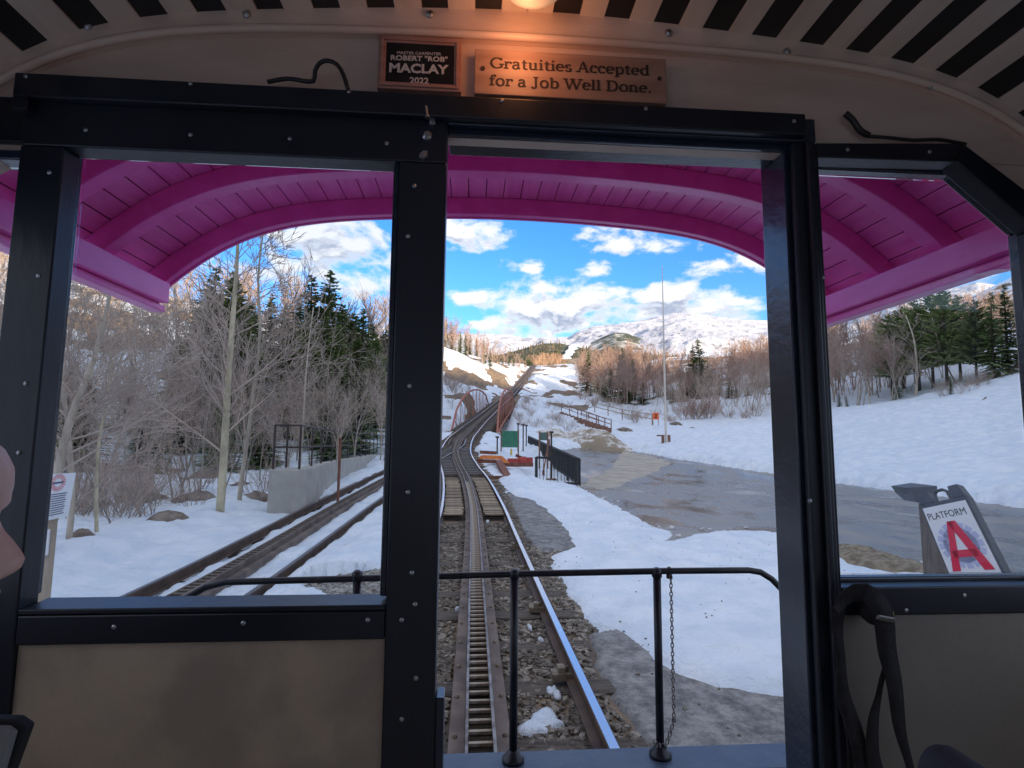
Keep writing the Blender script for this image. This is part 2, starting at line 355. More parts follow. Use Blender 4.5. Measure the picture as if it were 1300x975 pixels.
m_snow = mat('snow', (.66, .75, .86), .5, col2=(.79, .85, .93), nscale=1.6, bump=.12, bscale=3.0, world=True, spec=.3)
m_lot = mat('wet_asphalt', (.12, .115, .105), .10, col2=(.27, .255, .23), nscale=.7, bump=.003, bscale=14, rough2=.55, world=True, detail=14, stretch=(1.0, .6, 1), lo=.36, hi=.66)
m_dry = mat('dry_asphalt', (.34, .31, .26), .85, col2=(.46, .42, .36), nscale=1.4, bump=.004, bscale=40, world=True)
m_plat = mat('worn_asphalt', (.09, .09, .095), .75, col2=(.34, .335, .325), nscale=5, bump=.004, bscale=60, world=True, detail=15, nrough=.82, lo=.36, hi=.66)
def cells(a): return (a[:-1, :-1] | a[1:, :-1] | a[1:, 1:] | a[:-1, 1:])
allc = np.ones((len(az)-1, len(rad)-1), bool)
tag(grid_mesh('ground', np.stack([GX, GY, GZ], -1), allc, m_ground), 'brown earth and dead grass ground under the snow', kind='structure')
front = (AZ > R(-58)) & (AZ < R(64))
keep = cells((ST > -.02))
tag(grid_mesh('snow_cover', np.stack([GX, GY, GZ+np.maximum(ST, -.06)], -1), keep, m_snow), 'bluish white snow lying beside the tracks and over the field', kind='structure')
wob = (fbm(GX*1.2, GY*1.2, 4)-.5)*.5
keep = cells(sdist(GX, GY, LOTP) > -.25)
tag(grid_mesh('parking_lot', np.stack([GX, GY, GZ+.012], -1), keep, m_lot), 'wet grey asphalt lot beyond the snow patch', kind='structure')
sw = sdist(GX, GY, DRY)+wob*1.2
tag(grid_mesh('dry_asphalt_patch', np.stack([GX, GY, GZ+.012+np.clip(sw*.1, -.03, .008)], -1), cells(sw > -.3), m_dry), 'pale dry tan patch of asphalt on the wet lot', kind='structure')
w2 = (fbm(GX*5, GY*5, 4)-.5)*.12
sw = np.maximum(sdist(GX, GY, PLAT), sdist(GX, GY, PL2))+w2
tag(grid_mesh('platform_paving', np.stack([GX, GY, GZ+np.clip(sw*.8, -.08, .03)], -1), cells((sw > -.12) & (RD < 30)), m_plat), 'worn grey asphalt platform strip right of the track', kind='structure')
gp = np.array(list(hitpoly([(1050, 694), (1120, 702), (1180, 722), (1190, 745), (1110, 735), (1070, 722)])))
sw = sdist(GX, GY, gp)+wob*.5
tag(grid_mesh('gravel_patch', np.stack([GX, GY, GZ+np.clip(sw*.4, -.06, .05)+.03*fbm(GX*6, GY*6, 3)+np.maximum(ST, 0)], -1), cells(sw > -.15), mat('gravel_dirt', (.16, .125, .085), .95, col2=(.32, .27, .20), nscale=9, bump=.03, bscale=30, world=True)), 'brown gravelly strip at the near edge of the lot', kind='structure')

# ------------------------------------------------------------------ hills and mountains
def ridge(name, label, prof, d0, d1, dback, m, rough, nz, naz=500, nr=90, base=-5, power=1.0, foot=None, kinddrop=.5):
    """terrain rising from distance d0 to a crest at d1 whose skyline is given in pixels, falling off behind to dback"""
    px = np.array([p[0] for p in prof], float); el = []; aa = []
    for a, b in prof:
        d = ray(a, b); el.append(d[2]/math.hypot(d[0], d[1])); aa.append(math.atan2(d[0], d[1]))
    A = np.linspace(aa[0], aa[-1], naz); E = np.interp(A, aa, el); top = CAM[2]+E*d1
    tt = np.concatenate([np.linspace(0, 1, nr), np.linspace(1, 2, nr//3)[1:]])
    Rr = np.where(tt <= 1, d0+(d1-d0)*tt, d1+(dback-d1)*(tt-1))
    A2, R2 = np.meshgrid(A, Rr, indexing='ij'); T2 = np.broadcast_to(tt, A2.shape); X = R2*np.sin(A2); Y = R2*np.cos(A2)
    s = d1
    n1 = fbm(X/s*nz+3, Y/s*nz, 7, 2.1, .52); n2 = 1-np.abs(fbm(X/s*nz*1.7+9, Y/s*nz*1.7, 6)*2-1)
    f = np.where(T2 <= 1, base+(top[:, None]-base)*(T2**power), top[:, None]-(T2-1)*(top[:, None]-base)*kinddrop)
    edge = np.sin(np.clip(T2, 0, 1)*math.pi)**.5*.9+.1
    Z = f+((n1-.5)*1.0+(n2-.6)*.7)*rough*s*edge
    # never rise above the measured skyline
    lim = CAM[2]+(E[:, None]+.0012*(fbm(A2*150, A2*0, 3)))*R2; Z = np.minimum(Z, lim)
    o = grid_mesh(name, np.stack([X, Y, Z], -1), np.ones((naz-1, len(tt)-1), bool), m); return tag(o, label, kind='structure')
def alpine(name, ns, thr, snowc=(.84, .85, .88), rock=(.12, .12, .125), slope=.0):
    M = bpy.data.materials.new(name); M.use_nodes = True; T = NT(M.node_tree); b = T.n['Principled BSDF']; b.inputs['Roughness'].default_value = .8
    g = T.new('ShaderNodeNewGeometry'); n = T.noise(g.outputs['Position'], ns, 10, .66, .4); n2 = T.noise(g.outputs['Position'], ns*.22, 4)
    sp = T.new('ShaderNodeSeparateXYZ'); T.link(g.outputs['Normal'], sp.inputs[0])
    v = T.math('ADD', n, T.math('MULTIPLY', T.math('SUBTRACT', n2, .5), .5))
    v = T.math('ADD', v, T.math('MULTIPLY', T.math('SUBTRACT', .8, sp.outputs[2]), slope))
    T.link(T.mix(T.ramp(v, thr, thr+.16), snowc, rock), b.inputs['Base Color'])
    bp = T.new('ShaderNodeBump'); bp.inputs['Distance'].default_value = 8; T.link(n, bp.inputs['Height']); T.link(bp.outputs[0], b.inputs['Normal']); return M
m_alp = alpine('alpine_snow', .09, .47, snowc=(.56, .60, .70), rock=(.17, .18, .21), slope=.9); m_far = alpine('dark_spruce_slope', .03, .40, rock=(.045, .06, .035), slope=0); m_far.node_tree.nodes['Map Range'].inputs[1].default_value = .25
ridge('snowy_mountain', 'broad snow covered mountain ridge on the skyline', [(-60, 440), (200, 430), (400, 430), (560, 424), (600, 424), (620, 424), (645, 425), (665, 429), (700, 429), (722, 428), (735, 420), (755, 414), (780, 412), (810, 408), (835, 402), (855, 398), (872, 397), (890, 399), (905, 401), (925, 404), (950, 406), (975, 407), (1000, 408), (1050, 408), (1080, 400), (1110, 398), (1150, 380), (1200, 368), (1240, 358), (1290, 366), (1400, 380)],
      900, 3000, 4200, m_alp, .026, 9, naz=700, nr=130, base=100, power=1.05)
ridge('dark_foothill', 'dark green rounded hill below the snowy mountain', [(690, 470), (725, 442), (745, 437), (765, 428), (780, 422), (795, 423), (815, 430), (835, 438), (860, 447), (890, 460), (920, 480)], 900, 1500, 1900, m_far, .008, 10, naz=160, nr=50, base=60)
# the wooded valley side behind the train that keeps the low sun off the near ground
bx, by = np.meshgrid(np.radians(np.arange(88, 272, 2.0)), np.concatenate([np.linspace(240, 620, 30), np.linspace(700, 1300, 8)]), indexing='ij')
hh = 14+np.sin(np.clip((by-240)/380, 0, 1)*math.pi/2)*98*np.clip(np.sin((bx-R(88))/R(184)*math.pi)*2.2, 0, 1)*(.85+.3*fbm(bx*4, by*.004, 3)) - np.clip((by-700)/600, 0, 1)*60
tag(grid_mesh('valley_hillside', np.stack([by*np.sin(bx), by*np.cos(bx), hh], -1), np.ones((bx.shape[0]-1, bx.shape[1]-1), bool), mat('wooded_slope', (.07, .065, .05), .9, col2=(.45, .46, .48), nscale=.03, world=True)), 'wooded valley side behind the train', kind='structure')

# ------------------------------------------------------------------ railway tracks
m_rail = mat('rail_side', (.075, .05, .04), .65, .3, col2=(.13, .085, .06), nscale=5, world=True)
m_railtop = mat('rail_polished', (.62, .63, .66), .22, 1.0)
m_rack = mat('rack_steel', (.30, .285, .27), .45, .7, col2=(.14, .10, .08), nscale=9, world=True, bump=.002, bscale=60)
m_tie = mat('weathered_tie', (.07, .058, .05), .9, col2=(.145, .12, .10), nscale=3, stretch=(1, 9, 9), bump=.006, bscale=20)
m_plank = mat('tan_plank', (.36, .285, .20), .85, objrand=.3, col2=(.24, .19, .14), nscale=2.2, stretch=(1, 8, 8), bump=.004, bscale=14)
m_stringer = mat('dark_stringer', (.11, .085, .075), .8, col2=(.19, .15, .13), nscale=4, world=True, bump=.004, bscale=30)
def offset_line(TR, off, dz, y0, y1, step=1):
    P = TR[(TR[:, 1] >= y0) & (TR[:, 1] <= y1)][::step]; d = np.gradient(P, axis=0); n = np.stack([d[:, 1], -d[:, 0], 0*d[:, 0]], -1); n /= np.linalg.norm(n, axis=1)[:, None]
    Q = P+n*off; Q[:, 2] += dz; return Q, n
def sweep(TR, off, prof, y0, y1, name, m, parent, dz=0, step=1, label=None):
    Q, n = offset_line(TR, off, dz, y0, y1, step); k = len(prof); B = MB()
    vs = []; fs = []
    for q, nn in zip(Q, n):
        for a, b in prof: vs.append((q[0]+nn[0]*a, q[1]+nn[1]*a, q[2]+b))
    for i in range(len(Q)-1):
        for j in range(k): fs.append((i*k+j, i*k+(j+1) % k, (i+1)*k+(j+1) % k, (i+1)*k+j))
    fs += [tuple(range(k)), tuple(range(len(vs)-1, len(vs)-k-1, -1))]
    return B.add(vs, fs).build(name, m, parent, label=label)
RAILP = [(-.065, -.15), (.065, -.15), (.065, -.138), (.01, -.125), (.009, -.04), (.034, -.032), (.034, -.003), (-.034, -.003), (-.034, -.032), (-.009, -.04), (-.01, -.125), (-.065, -.138)]
HEADP = [(-.030, -.006), (.030, -.006), (.028, .001), (-.028, .001)]
def rect(a, b, c, d): return [(a, c), (b, c), (b, d), (a, d)]
trk = thing('railway_track', 'main rack railway track running from the coach up the slope', 'railway track', (0, 2, -.2))
for s in (-1, 1):
    rl = sweep(MAIN, s*.745, RAILP, -6, 238, 'rail', m_rail, trk)
    sweep(MAIN, s*.745, HEADP, -6, 238, 'rail_head', m_railtop, rl)
rk = sweep(MAIN, -.078, rect(-.009, .009, -.06, .055), -6, 238, 'rack', m_rack, trk); sweep(MAIN, .078, rect(-.009, .009, -.06, .055), -6, 238, 'rack_side', m_rack, rk)
for s in (-1, 1): sweep(MAIN, s*.137, rect(-.046, .046, -.19, -.035), -6, 238, 'stringer', m_stringer, trk)
def at_main(y, off=0, dz=0, TR=MAIN):
    x, z = tr_at(TR, y, 0), tr_at(TR, y, 2); dx = tr_at(TR, y+.5, 0)-tr_at(TR, y-.5, 0); return np.array([x+off, y-off*dx, z+dz]), math.atan2(-dx, 1), math.atan2(tr_at(TR, y+.5, 2)-tr_at(TR, y-.5, 2), 1)
rung_me = MB().tube([(-.07, 0, 0), (.07, 0, 0)], .019, 8).mesh('rung', mat('rung_steel', (.36, .33, .29), .4, .75, col2=(.2, .15, .11), nscale=20))
for i in range(120):
    p, a, t = at_main(2.6+i*.125, 0, .012); inst(rung_me, 'rung', p-ORIG[rk.name], rk, a)
B = MB()
for i in range(700):
    p, a, t = at_main(17.6+i*.15, 0, .012); c = np.array([math.cos(a), math.sin(a), 0])*.07; B.beam(p-c, p+c, .035, .035)
B.build('rung_run', MATS['rung_steel'], rk, kind='stuff')
tie_mes = []
for k in range(4):
    b = MB(); r = random.Random(k); N = 9
    vs = []; 
    for i in range(N):
        x = -1.05+2.1*i/(N-1)
        for dy, dz in ((-.12, -.16), (.12, -.16), (.125, -.008), (.1, 0), (-.1, 0), (-.125, -.008)): vs.append((x+r.uniform(-.01, .01), dy+r.uniform(-.006, .006), dz+r.uniform(-.008, .004)))
    fs = [(i*6+j, i*6+(j+1) % 6, (i+1)*6+(j+1) % 6, (i+1)*6+j) for i in range(N-1) for j in range(6)]+[tuple(range(5, -1, -1)), tuple(range(N*6-6, N*6))]
    b.add(vs, fs); tie_mes.append(b.mesh('sleeper', m_tie))
for i in range(150):
    y = 2.7+i*.86
    p, a, t = at_main(y, 0, -.178+random.uniform(-.02, .006)); wide = 1.0 if y < 18 else 1.12
    inst(tie_mes[i % 4], 'sleeper', p-ORIG[trk.name], trk, scale=(wide, 1, 1), rot=(t, 0, a+random.uniform(-.012, .012)))
# planked section and the slatted switch
pl = MB().box((-.56, -.11, -.035), (.56, .11, 0)).mesh('plank', m_plank)
for s in (-1, 1):
    hw = (.69-.235)/2
    for i in range(26):
        p, a, t = at_main(12.8+i*.245, s*(.235+hw)+random.uniform(-.02, .02), -.05+random.uniform(-.012, .004)); inst(pl, 'plank', p-ORIG[trk.name], trk, a+random.uniform(-.02, .02), (hw/.56*random.uniform(.93, 1.02), random.uniform(.9, 1), 1))
sl = MB().box((-.235, -.09, -.03), (.235, .09, 0)).mesh('slat', mat('black_slat', (.13, .12, .115), .7))
for s in (-1, 1):
    for i in range(18):
        y = 20.1+i*.52; p, a, t = at_main(y, s*.45, -.03); inst(sl, 'slat', p-ORIG[trk.name], trk, rot=(t, 0, a))
clip = MB().box((-.07, -.06, -.15), (.09, .06, -.10)).box((-.02, -.045, -.10), (.035, .045, -.06)).tube([(.055, 0, -.1), (.055, 0, -.06)], .014, 6)
cm = clip.mesh('rail_clip', mat('clip_steel', (.19, .15, .11), .7, .4, col2=(.3, .26, .2), nscale=20))
for y in (4.45, 6.15, 7.9, 9.6, 11.4, 3.1):
    for s in (-1, 1):
        p, a, t = at_main(y, s*.745, 0); inst(cm, 'rail_clip', p-np.array([s*.1, 0, 0])-ORIG[trk.name], trk, a+(0 if s > 0 else math.pi))
# bolts along the stringers
bm = MB().lathe([(.016, 0), (.016, .012), (.009, .02)], (0, 0, 0), 6).mesh('bolt', MATS['clip_steel'])
for i in range(26):
    for s in (-1, 1):
        p, a, t = at_main(2.9+i*.5, s*.150, -.035); inst(bm, 'bolt', p-ORIG[trk.name], trk)
stk = thing('railway_track', 'snow covered siding track with a toothed rack left of the main track', 'railway track', (-3.5, 7, -.4))
for s in (-1, 1):
    rl = sweep(SIDE, s*.745, RAILP, 0, 33, 'rail', m_rail, stk); sweep(SIDE, s*.745, HEADP, 0, 33, 'rail_head', mat('dull_rail_head', (.22, .20, .20), .4, .8), rl)
rk2 = sweep(SIDE, -.085, rect(-.014, .014, -.10, .07), 0, 33, 'rack', m_stringer, stk); sweep(SIDE, .085, rect(-.014, .014, -.10, .07), 0, 33, 'rack_side', m_stringer, rk2)
for s in (-1, 1): sweep(SIDE, s*.16, rect(-.05, .05, -.2, -.02), 0, 33, 'stringer', m_stringer, stk)
r2 = MB().box((-.08, -.03, -.03), (.08, .03, .035)).mesh('rack_tooth', mat('rusty_tooth', (.15, .12, .10), .7, .3))
for i in range(110):
    p, a, t = at_main(5.2+i*.14, 0, .03, SIDE); inst(r2, 'rack_tooth', p-ORIG[rk2.name], rk2, a)
for i in range(30):
    p, a, t = at_main(3+i*.9, 0, -.165, SIDE); inst(tie_mes[i % 4], 'sleeper', p-ORIG[stk.name], stk, a)

# ballast
def rocks(name, pts, smin, smax, m, label, cat='stones'):
    n = len(pts); base = np.array([(-1,-1,-1),(1,-1,-1),(1,1,-1),(-1,1,-1),(-1,-1,1),(1,-1,1),(1,1,1),(-1,1,1)], float)*.5
    v = base[None]*(1+rng.uniform(-.45, .25, (n, 8, 3))); sc = rng.uniform(smin, smax, (n, 1, 1))*np.stack([np.ones(n), rng.uniform(.6, 1, n), rng.uniform(.4, .7, n)], -1)[:, None, :]
    v = v*sc; a = rng.uniform(0, 6.28, n); b = rng.uniform(-.6, .6, n); ca, sa = np.cos(a)[:, None], np.sin(a)[:, None]; cb, sb = np.cos(b)[:, None], np.sin(b)[:, None]
    x, y, z = v[..., 0], v[..., 1], v[..., 2]; y, z = y*cb-z*sb, y*sb+z*cb; x, y = x*ca-y*sa, x*sa+y*ca
    v = np.stack([x, y, z], -1)+np.array(pts)[:, None, :]
    fq = np.array([(0,3,2,1),(4,5,6,7),(0,1,5,4),(1,2,6,5),(2,3,7,6),(3,0,4,7)]); q = (fq[None]+np.arange(n)[:, None, None]*8).reshape(-1, 4)
    me = bpy.data.meshes.new(name); me.from_pydata(v.reshape(-1, 3).tolist(), [], q.tolist()); me.materials.append(m)
    o = bpy.data.objects.new(name, me); COL.objects.link(o); return tag(o, label, cat, kind='stuff')
m_stone = mat('ballast_stone', (.14, .12, .10), .85, col2=(.40, .355, .30), nscale=9, bump=.003, bscale=80, world=True, lo=.4, hi=.7)
n = 90000; y = 2.2+(rng.random(n)**1.5)*17; x = rng.uniform(-1.7, 1.9, n)
B2 = sdist(x, y, PLAT); B3 = sdist(x, y, PL2)
ok = (np.abs(x) > .22) & ~((y > 12.4) & (np.abs(x) < .8)) & (B2 < -.05) & (B3 < -.03); x, y = x[ok], y[ok]
z = H(x, y); sn = snow_t(x, y, z); ok = sn < .01; x, y, z = x[ok], y[ok], z[ok]
dens_keep = rng.random(len(x)) < np.clip(.45+.55*sstep(.9, 1.15, np.abs(x))+.35*(fbm(x*1.5, y*1.5, 3) > .5), 0, 1)
xp = rng.uniform(1.3, 9, 9000); yp = rng.uniform(2, 12, 9000); dp = np.maximum(sdist(xp, yp, PLAT), sdist(xp, yp, PL2)); zp = H(xp, yp); okp = (dp > -.1) & (snow_t(xp, yp, zp) < .0) & (rng.random(9000) < .12+.88*np.exp(-(dp/.12)**2))
rocks('loose_pebbles', np.stack([xp, yp, zp+.034], -1)[okp], .008, .03, m_stone, 'loose pebbles scattered on the platform asphalt and along its broken edge')
rocks('ballast_stones', np.stack([x, y, z+.012], -1)[dens_keep], .014, .055, m_stone, 'grey crushed stones between and beside the rails')
x = rng.uniform(-3.2, -1.2, 6000); y = rng.uniform(4, 9, 6000); z = H(x, y); sn = snow_t(x, y, z); ok = sn < .02
rocks('gravel', np.stack([x, y, z+.015], -1)[ok], .03, .07, mat('pale_gravel', (.22, .21, .20), .9, col2=(.42, .40, .37), nscale=9, world=True), 'pale gravel showing between the two tracks')
x = rng.uniform(.6, 14, 5000); y = rng.uniform(3, 60, 5000); ok = (np.abs(sdist(x, y, LOTP)) < .35); x, y = x[ok], y[ok]
xg = rng.uniform(1.2, 12, 2600); yg = rng.uniform(2.8, 16, 2600); zg_ = H(xg, yg); tg = snow_t(xg, yg, zg_); ok2 = (tg > .03) & (rng.random(2600) < .10+.9*np.exp(-((tg-.06)/.03)**2))
rocks('snow_grit', np.stack([xg, yg, zg_+tg+.003], -1)[ok2], .008, .022, mat('grit', (.12, .10, .08), .9), 'dark grit and twigs scattered on the near snow')
rocks('lot_edge_grit', np.stack([x, y, H(x, y)+.02], -1), .03, .12, mat('dirty_ice', (.35, .33, .31), .6, col2=(.6, .6, .62), nscale=4, world=True), 'small lumps of dirty ice along the lot edge')
# scraps of snow between the rails
def blob(name, px, py, w, h, label, seed, th=.035, z=None):
    c = hit(px, py) if z is None else z; r = np.random.default_rng(seed); n = 26; ph = r.uniform(0, 6.28, 5); B = MB(); rings = []
    for k, (s, zz) in enumerate(((1.0, -.02), (.93, .6), (.75, .9), (.4, 1.05))):
        ring = []
        for i in range(n):
            t = 2*math.pi*i/n; q = 1+.28*math.sin(2*t+ph[0])+.18*math.sin(3*t+ph[1])+.12*math.sin(5*t+ph[2])+.05*math.sin(9*t+ph[3])
            ring.append((c[0]+w*q*s*math.cos(t)*.5, c[1]+h*q*s*math.sin(t)*.5, c[2]+.01+th*zz*(1+.2*math.sin(4*t+ph[4]))))
        rings += ring
    fs = [(k*n+i, k*n+(i+1) % n, (k+1)*n+(i+1) % n, (k+1)*n+i) for k in range(3) for i in range(n)]+[tuple(3*n+i for i in range(n))]
    return tag(MB().add(rings, fs).build(name, m_snow, None, smooth=True), label, 'snow patch', 'scraps of snow lying between the rails')
for px, py, w, h, lab in [(703, 883, .09, .20, 'narrow upright scrap of snow above the largest snow scrap between the rails'), (688, 922, .27, .32, 'largest ragged scrap of snow between the rails'), (686, 816, .05, .09, 'small snow scrap halfway up between the rack and right rail'), (672, 799, .045, .12, 'thin snow scrap just above the small one right of the rack'),
                         (582, 776, .07, .07, 'small snow scrap on the stones left of the rack'), (587, 800, .05, .09, 'second small snow scrap left of the rack beside the door post'), (619, 663, .06, .4, 'snow scrap on the bed right of the rack near the planks'), (620, 646, .12, .3, 'farther snow scrap right of the rack at the planks'), (571, 620, .1, .3, 'snow scrap beside the planks left of the rack')]:
    blob('snow_scrap', px, py, w, h, lab, px)

# ------------------------------------------------------------------ the coach
m_blk = mat('black_paint', (.006, .008, .016), .4, col2=(.010, .014, .025), nscale=5, bump=.0015, bscale=30, stretch=(1, 1, .3), coat=.12)
m_blkg = mat('glossy_black_wood', (.010, .016, .034), .24, col2=(.018, .028, .05), nscale=6, bump=.002, bscale=26, stretch=(.25, 1, 1.5), coat=.35)
m_tan = mat('birch_plywood', (.66, .53, .45), .5, col2=(.54, .41, .34), nscale=3, stretch=(1, 1, 4), bump=.0008, bscale=40, lo=.3, hi=.75)
m_trim = mat('arch_trim_wood', (.76, .61, .51), .42, col2=(.66, .50, .41), nscale=2.5, stretch=(.6, 1, 5), bump=.0006, bscale=40)
m_ceil = mat('cream_board', (.76, .68, .59), .5, col2=(.67, .59, .51), nscale=3, stretch=(5, .5, 5), bump=.0006, bscale=30)
m_dark = mat('dark_board', (.016, .017, .019), .5)
m_panL = mat('tan_laminate', (.48, .375, .28), .5, col2=(.33, .26, .205), nscale=4.5, bump=.0008, bscale=90)
m_panR = mat('grey_laminate', (.27, .245, .21), .55, col2=(.22, .20, .175), nscale=2.2, bump=.0008, bscale=90)
m_screw = mat('screw_head', (.45, .46, .48), .35, 1.0)
m_mag = mat('magenta_paint', (.98, .14, .60), .3, col2=(.90, .11, .52), nscale=4, stretch=(3, 1, 3), bump=.0012, bscale=24, coat=.35)
m_mag2 = mat('magenta_board', (.98, .19, .62), .36, col2=(.88, .13, .52), nscale=5, stretch=(5, .6, 5), bump=.001, bscale=30, coat=.2)
m_gls = bpy.data.materials.new('window_glass'); m_gls.use_nodes = True
T = NT(m_gls.node_tree); T.n.clear(); o_ = T.new('ShaderNodeOutputMaterial'); tr = T.new('ShaderNodeBsdfTransparent'); gl = T.new('ShaderNodeBsdfGlossy'); gl.inputs['Roughness'].default_value = .01
tr.inputs[0].default_value = (.95, .965, .975, 1); fr = T.new('ShaderNodeFresnel'); fr.inputs[0].default_value = 1.16; mx = T.new('ShaderNodeMixShader'); T.link(fr.outputs[0], mx.inputs[0]); T.link(tr.outputs[0], mx.inputs[1]); T.link(gl.outputs[0], mx.inputs[2]); T.link(mx.outputs[0], o_.inputs[0])
YW = 1.15
coach = thing('rail_coach', 'dark framed mountain railway coach end with a magenta roof overhang, seen from inside', 'railway coach', (0, 0, .3))
def XZ(px, py, Y=YW): p = W(px, py, Y); return (float(p[0]), float(p[2]))
# ceiling: alternate cream and black boards over the whole arch
junc = [XZ(a, b) for a, b in [(40, 46), (112, 30), (184, 21), (256, 17), (424, 14), (609, 19), (706, 25), (826, 39), (887, 45), (1008, 65), (1124, 90), (1180, 110), (1236, 138), (1288, 168)]]
jx = np.array([p[0] for p in junc]); jz = np.array([p[1] for p in junc]); CX = .085
pf = np.polyfit(np.abs(jx-CX)**2, jz, 3)
def zarc(x): return float(np.polyval(pf, min(abs(x-CX), 1.19)**2))
def stripx(px): return float(np.interp(px, [40, 112, 184, 256, 424, 609, 706, 826, 887, 1008, 1124, 1180, 1236, 1288], jx))
darks = [(-18, 8), (40, 72), (110, 147), (185, 221), (256, 293), (330, 364), (401, 435), (468, 502), (536, 569), (603, 636), (700, 734), (764, 796), (826, 858), (887, 920), (948, 980), (1008, 1039), (1066, 1096), (1123, 1153), (1179, 1208), (1233, 1260), (1284, 1312)]
dx = []
for a, b in darks:
    f = lambda p: stripx(p) if 40 <= p <= 1288 else (jx[0]+(p-40)*.00155 if p < 40 else jx[-1]+(p-1288)*.0017)
    dx.append((f(a), f(b)))
ceil = MB(); 
xs = np.linspace(-1.16, 1.33, 44); shell = [(x, zarc(x)+.03) for x in xs]+[(x, zarc(x)+.07) for x in xs[::-1]]
ceiling = ceil.prism(shell, -5.0, YW+.05).build('ceiling', m_dark, coach)
def arcboard(x0, x1, y0, y1, th, off, name, m, parent):
    n = max(2, int((x1-x0)/.03)+1); xs = np.linspace(x0, x1, n)
    return MB().prism([(x, zarc(x)+off) for x in xs]+[(x, zarc(x)+off+th) for x in xs[::-1]], y0, y1).build(name, m, parent)
for i, (a, b) in enumerate(dx):
    arcboard(a+.0008, b-.0008, -4.9, YW, .016, .003, 'black_ceiling_board', m_dark, ceiling)
    if i < len(dx)-1:
        c = dx[i+1][0]
        if c-b > .09:
            mid = (b+c)/2; arcboard(b, mid-.001, -4.9, YW, .016, 0, 'cream_ceiling_board', m_ceil, ceiling); arcboard(mid+.001, c, -4.9, YW, .016, 0, 'cream_ceiling_board', m_ceil, ceiling)
        else: arcboard(b, c, -4.9, YW, .016, 0, 'cream_ceiling_board', m_ceil, ceiling)
# curved trim: face follows junc line (top) and trim line (bottom)
tl = [XZ(a, b) for a, b in [(0, 94), (40, 74), (100, 56), (200, 43), (300, 39), (480, 44), (603, 52), (738, 65), (845, 76), (982, 88), (1098, 110), (1184, 138), (1270, 185), (1300, 211)]]
pt = np.polyfit(np.abs(np.array([p[0] for p in tl])-CX)**2, [p[1] for p in tl], 3)
def ztrim(x): return float(np.polyval(pt, min(abs(x-CX), 1.2)**2))
xs = np.linspace(-1.155, 1.325, 60)
front = MB().prism([(x, ztrim(x)) for x in xs]+[(x, zarc(x)+.01) for x in xs[::-1]], YW-.018, YW+.03).build('arch_trim', m_trim, coach, bevel=.004)
MB().tube([(x, YW-.02, ztrim(x)+.006) for x in xs], .009, 8).build('arch_bead', m_trim, front, smooth=True)
for px, py in ((318, 27), (547, 27), (845, 50), (993, 73), (1172, 116), (120, 42)):
    x, z = XZ(px, py); MB().lathe([(.009, 0), (.009, -.004), (.004, -.008)], (x, YW-.018, z), 10, axis=1).build('bolt_head', m_screw, front)
# plywood wall above the windows
MB().prism([(x, ztrim(x)+.02) for x in xs]+[(1.325, 2.0), (-1.155, 2.0)][::1], YW+.034, YW+.05)
B = MB()
def ring_wall(B, y0, y1):
    top = [(x, ztrim(x)+.015) for x in xs]
    B.prism([(-1.155, 2.36)]+[(x, max(z, 2.361)) for x, z in top]+[(1.325, 2.36)], y0, y1)
    return B
ring_wall(B, YW, YW+.03).build('plywood_wall', m_tan, coach)
MB().prism([(1.115, 2.3595), (1.325, 2.3595), (1.325, 2.21), (1.302, 2.22)], YW+.002, YW+.03).build('plywood_wall', m_tan, coach)
MB().prism([(-1.155, 2.36), (-.95, 2.36), (-1.0, 2.3), (-1.155, 2.2)], YW+.002, YW+.03).build('plywood_wall', m_tan, coach)
# sliding window panel on the left
win = MB().box((float(W(13, 300, YW-.03)[0]), YW-.03, 2.285), (-.135, YW+.02, 2.44)).build('left_frame_head', m_blk, coach, bevel=.003)
XH = float(W(18, 95, YW-.05)[0])
MB().box((XH, YW-.05, 2.378), (.665, YW-.031, 2.4285)).build('header_board', m_blk, coach, bevel=.003)
MB().box((XH, YW-.05, 2.35), (XH+.03, YW-.031, 2.3779)).build('header_bracket', m_blk, coach, bevel=.003)
XL = float(W(13, 300, YW-.03)[0])
MB().box((XL, YW-.03, .5), (-.915, YW+.02, 2.284)).build('window_stile', m_blk, coach, bevel=.003)
MB().box((-.235, YW-.03, .5), (-.135, YW+.02, 2.284)).build('window_stile', m_blk, coach, bevel=.003)
MB().box((-.914, YW-.03, 1.305), (-.236, YW+.02, 1.3585)).build('window_rail', m_blk, coach, bevel=.003)
def bead(parts, name='window_bead', m=m_blkg, r=.008):
    MB().tube(parts, r, 8).build(name, m, win, smooth=True)
# moulded inner lips round the pane
MB().box((-.94, YW+.021, 2.301), (-.236, YW+.045, 2.32)).build('window_lip', m_blkg, coach, bevel=.004)
MB().add([(-.914, YW-.03, 1.370), (-.236, YW-.03, 1.370), (-.236, YW+.045, 1.372), (-.914, YW+.045, 1.372), (-.914, YW-.03, 1.36), (-.236, YW-.03, 1.36), (-.236, YW+.045, 1.36), (-.914, YW+.045, 1.36)], [(3,2,1,0),(4,5,6,7),(0,1,5,4),(1,2,6,5),(2,3,7,6),(3,0,4,7)]).build('window_sill', m_blk, coach, bevel=.002)
MB().box((-.94, YW+.021, 1.381), (-.927, YW+.045, 2.30)).build('window_lip', m_blkg, coach, bevel=.004)
MB().box((-.2505, YW-.012, 1.381), (-.2355, YW+.045, 2.30)).build('window_lip', m_blkg, coach, bevel=.004)
MB().box((-.926, YW+.046, 1.362), (-.251, YW+.050, 2.3005)).build('window_pane', m_gls, coach)
MB().box((-.914, YW-.02, .5), (-.236, YW+.02, 1.303)).build('lower_panel', m_panL, coach)
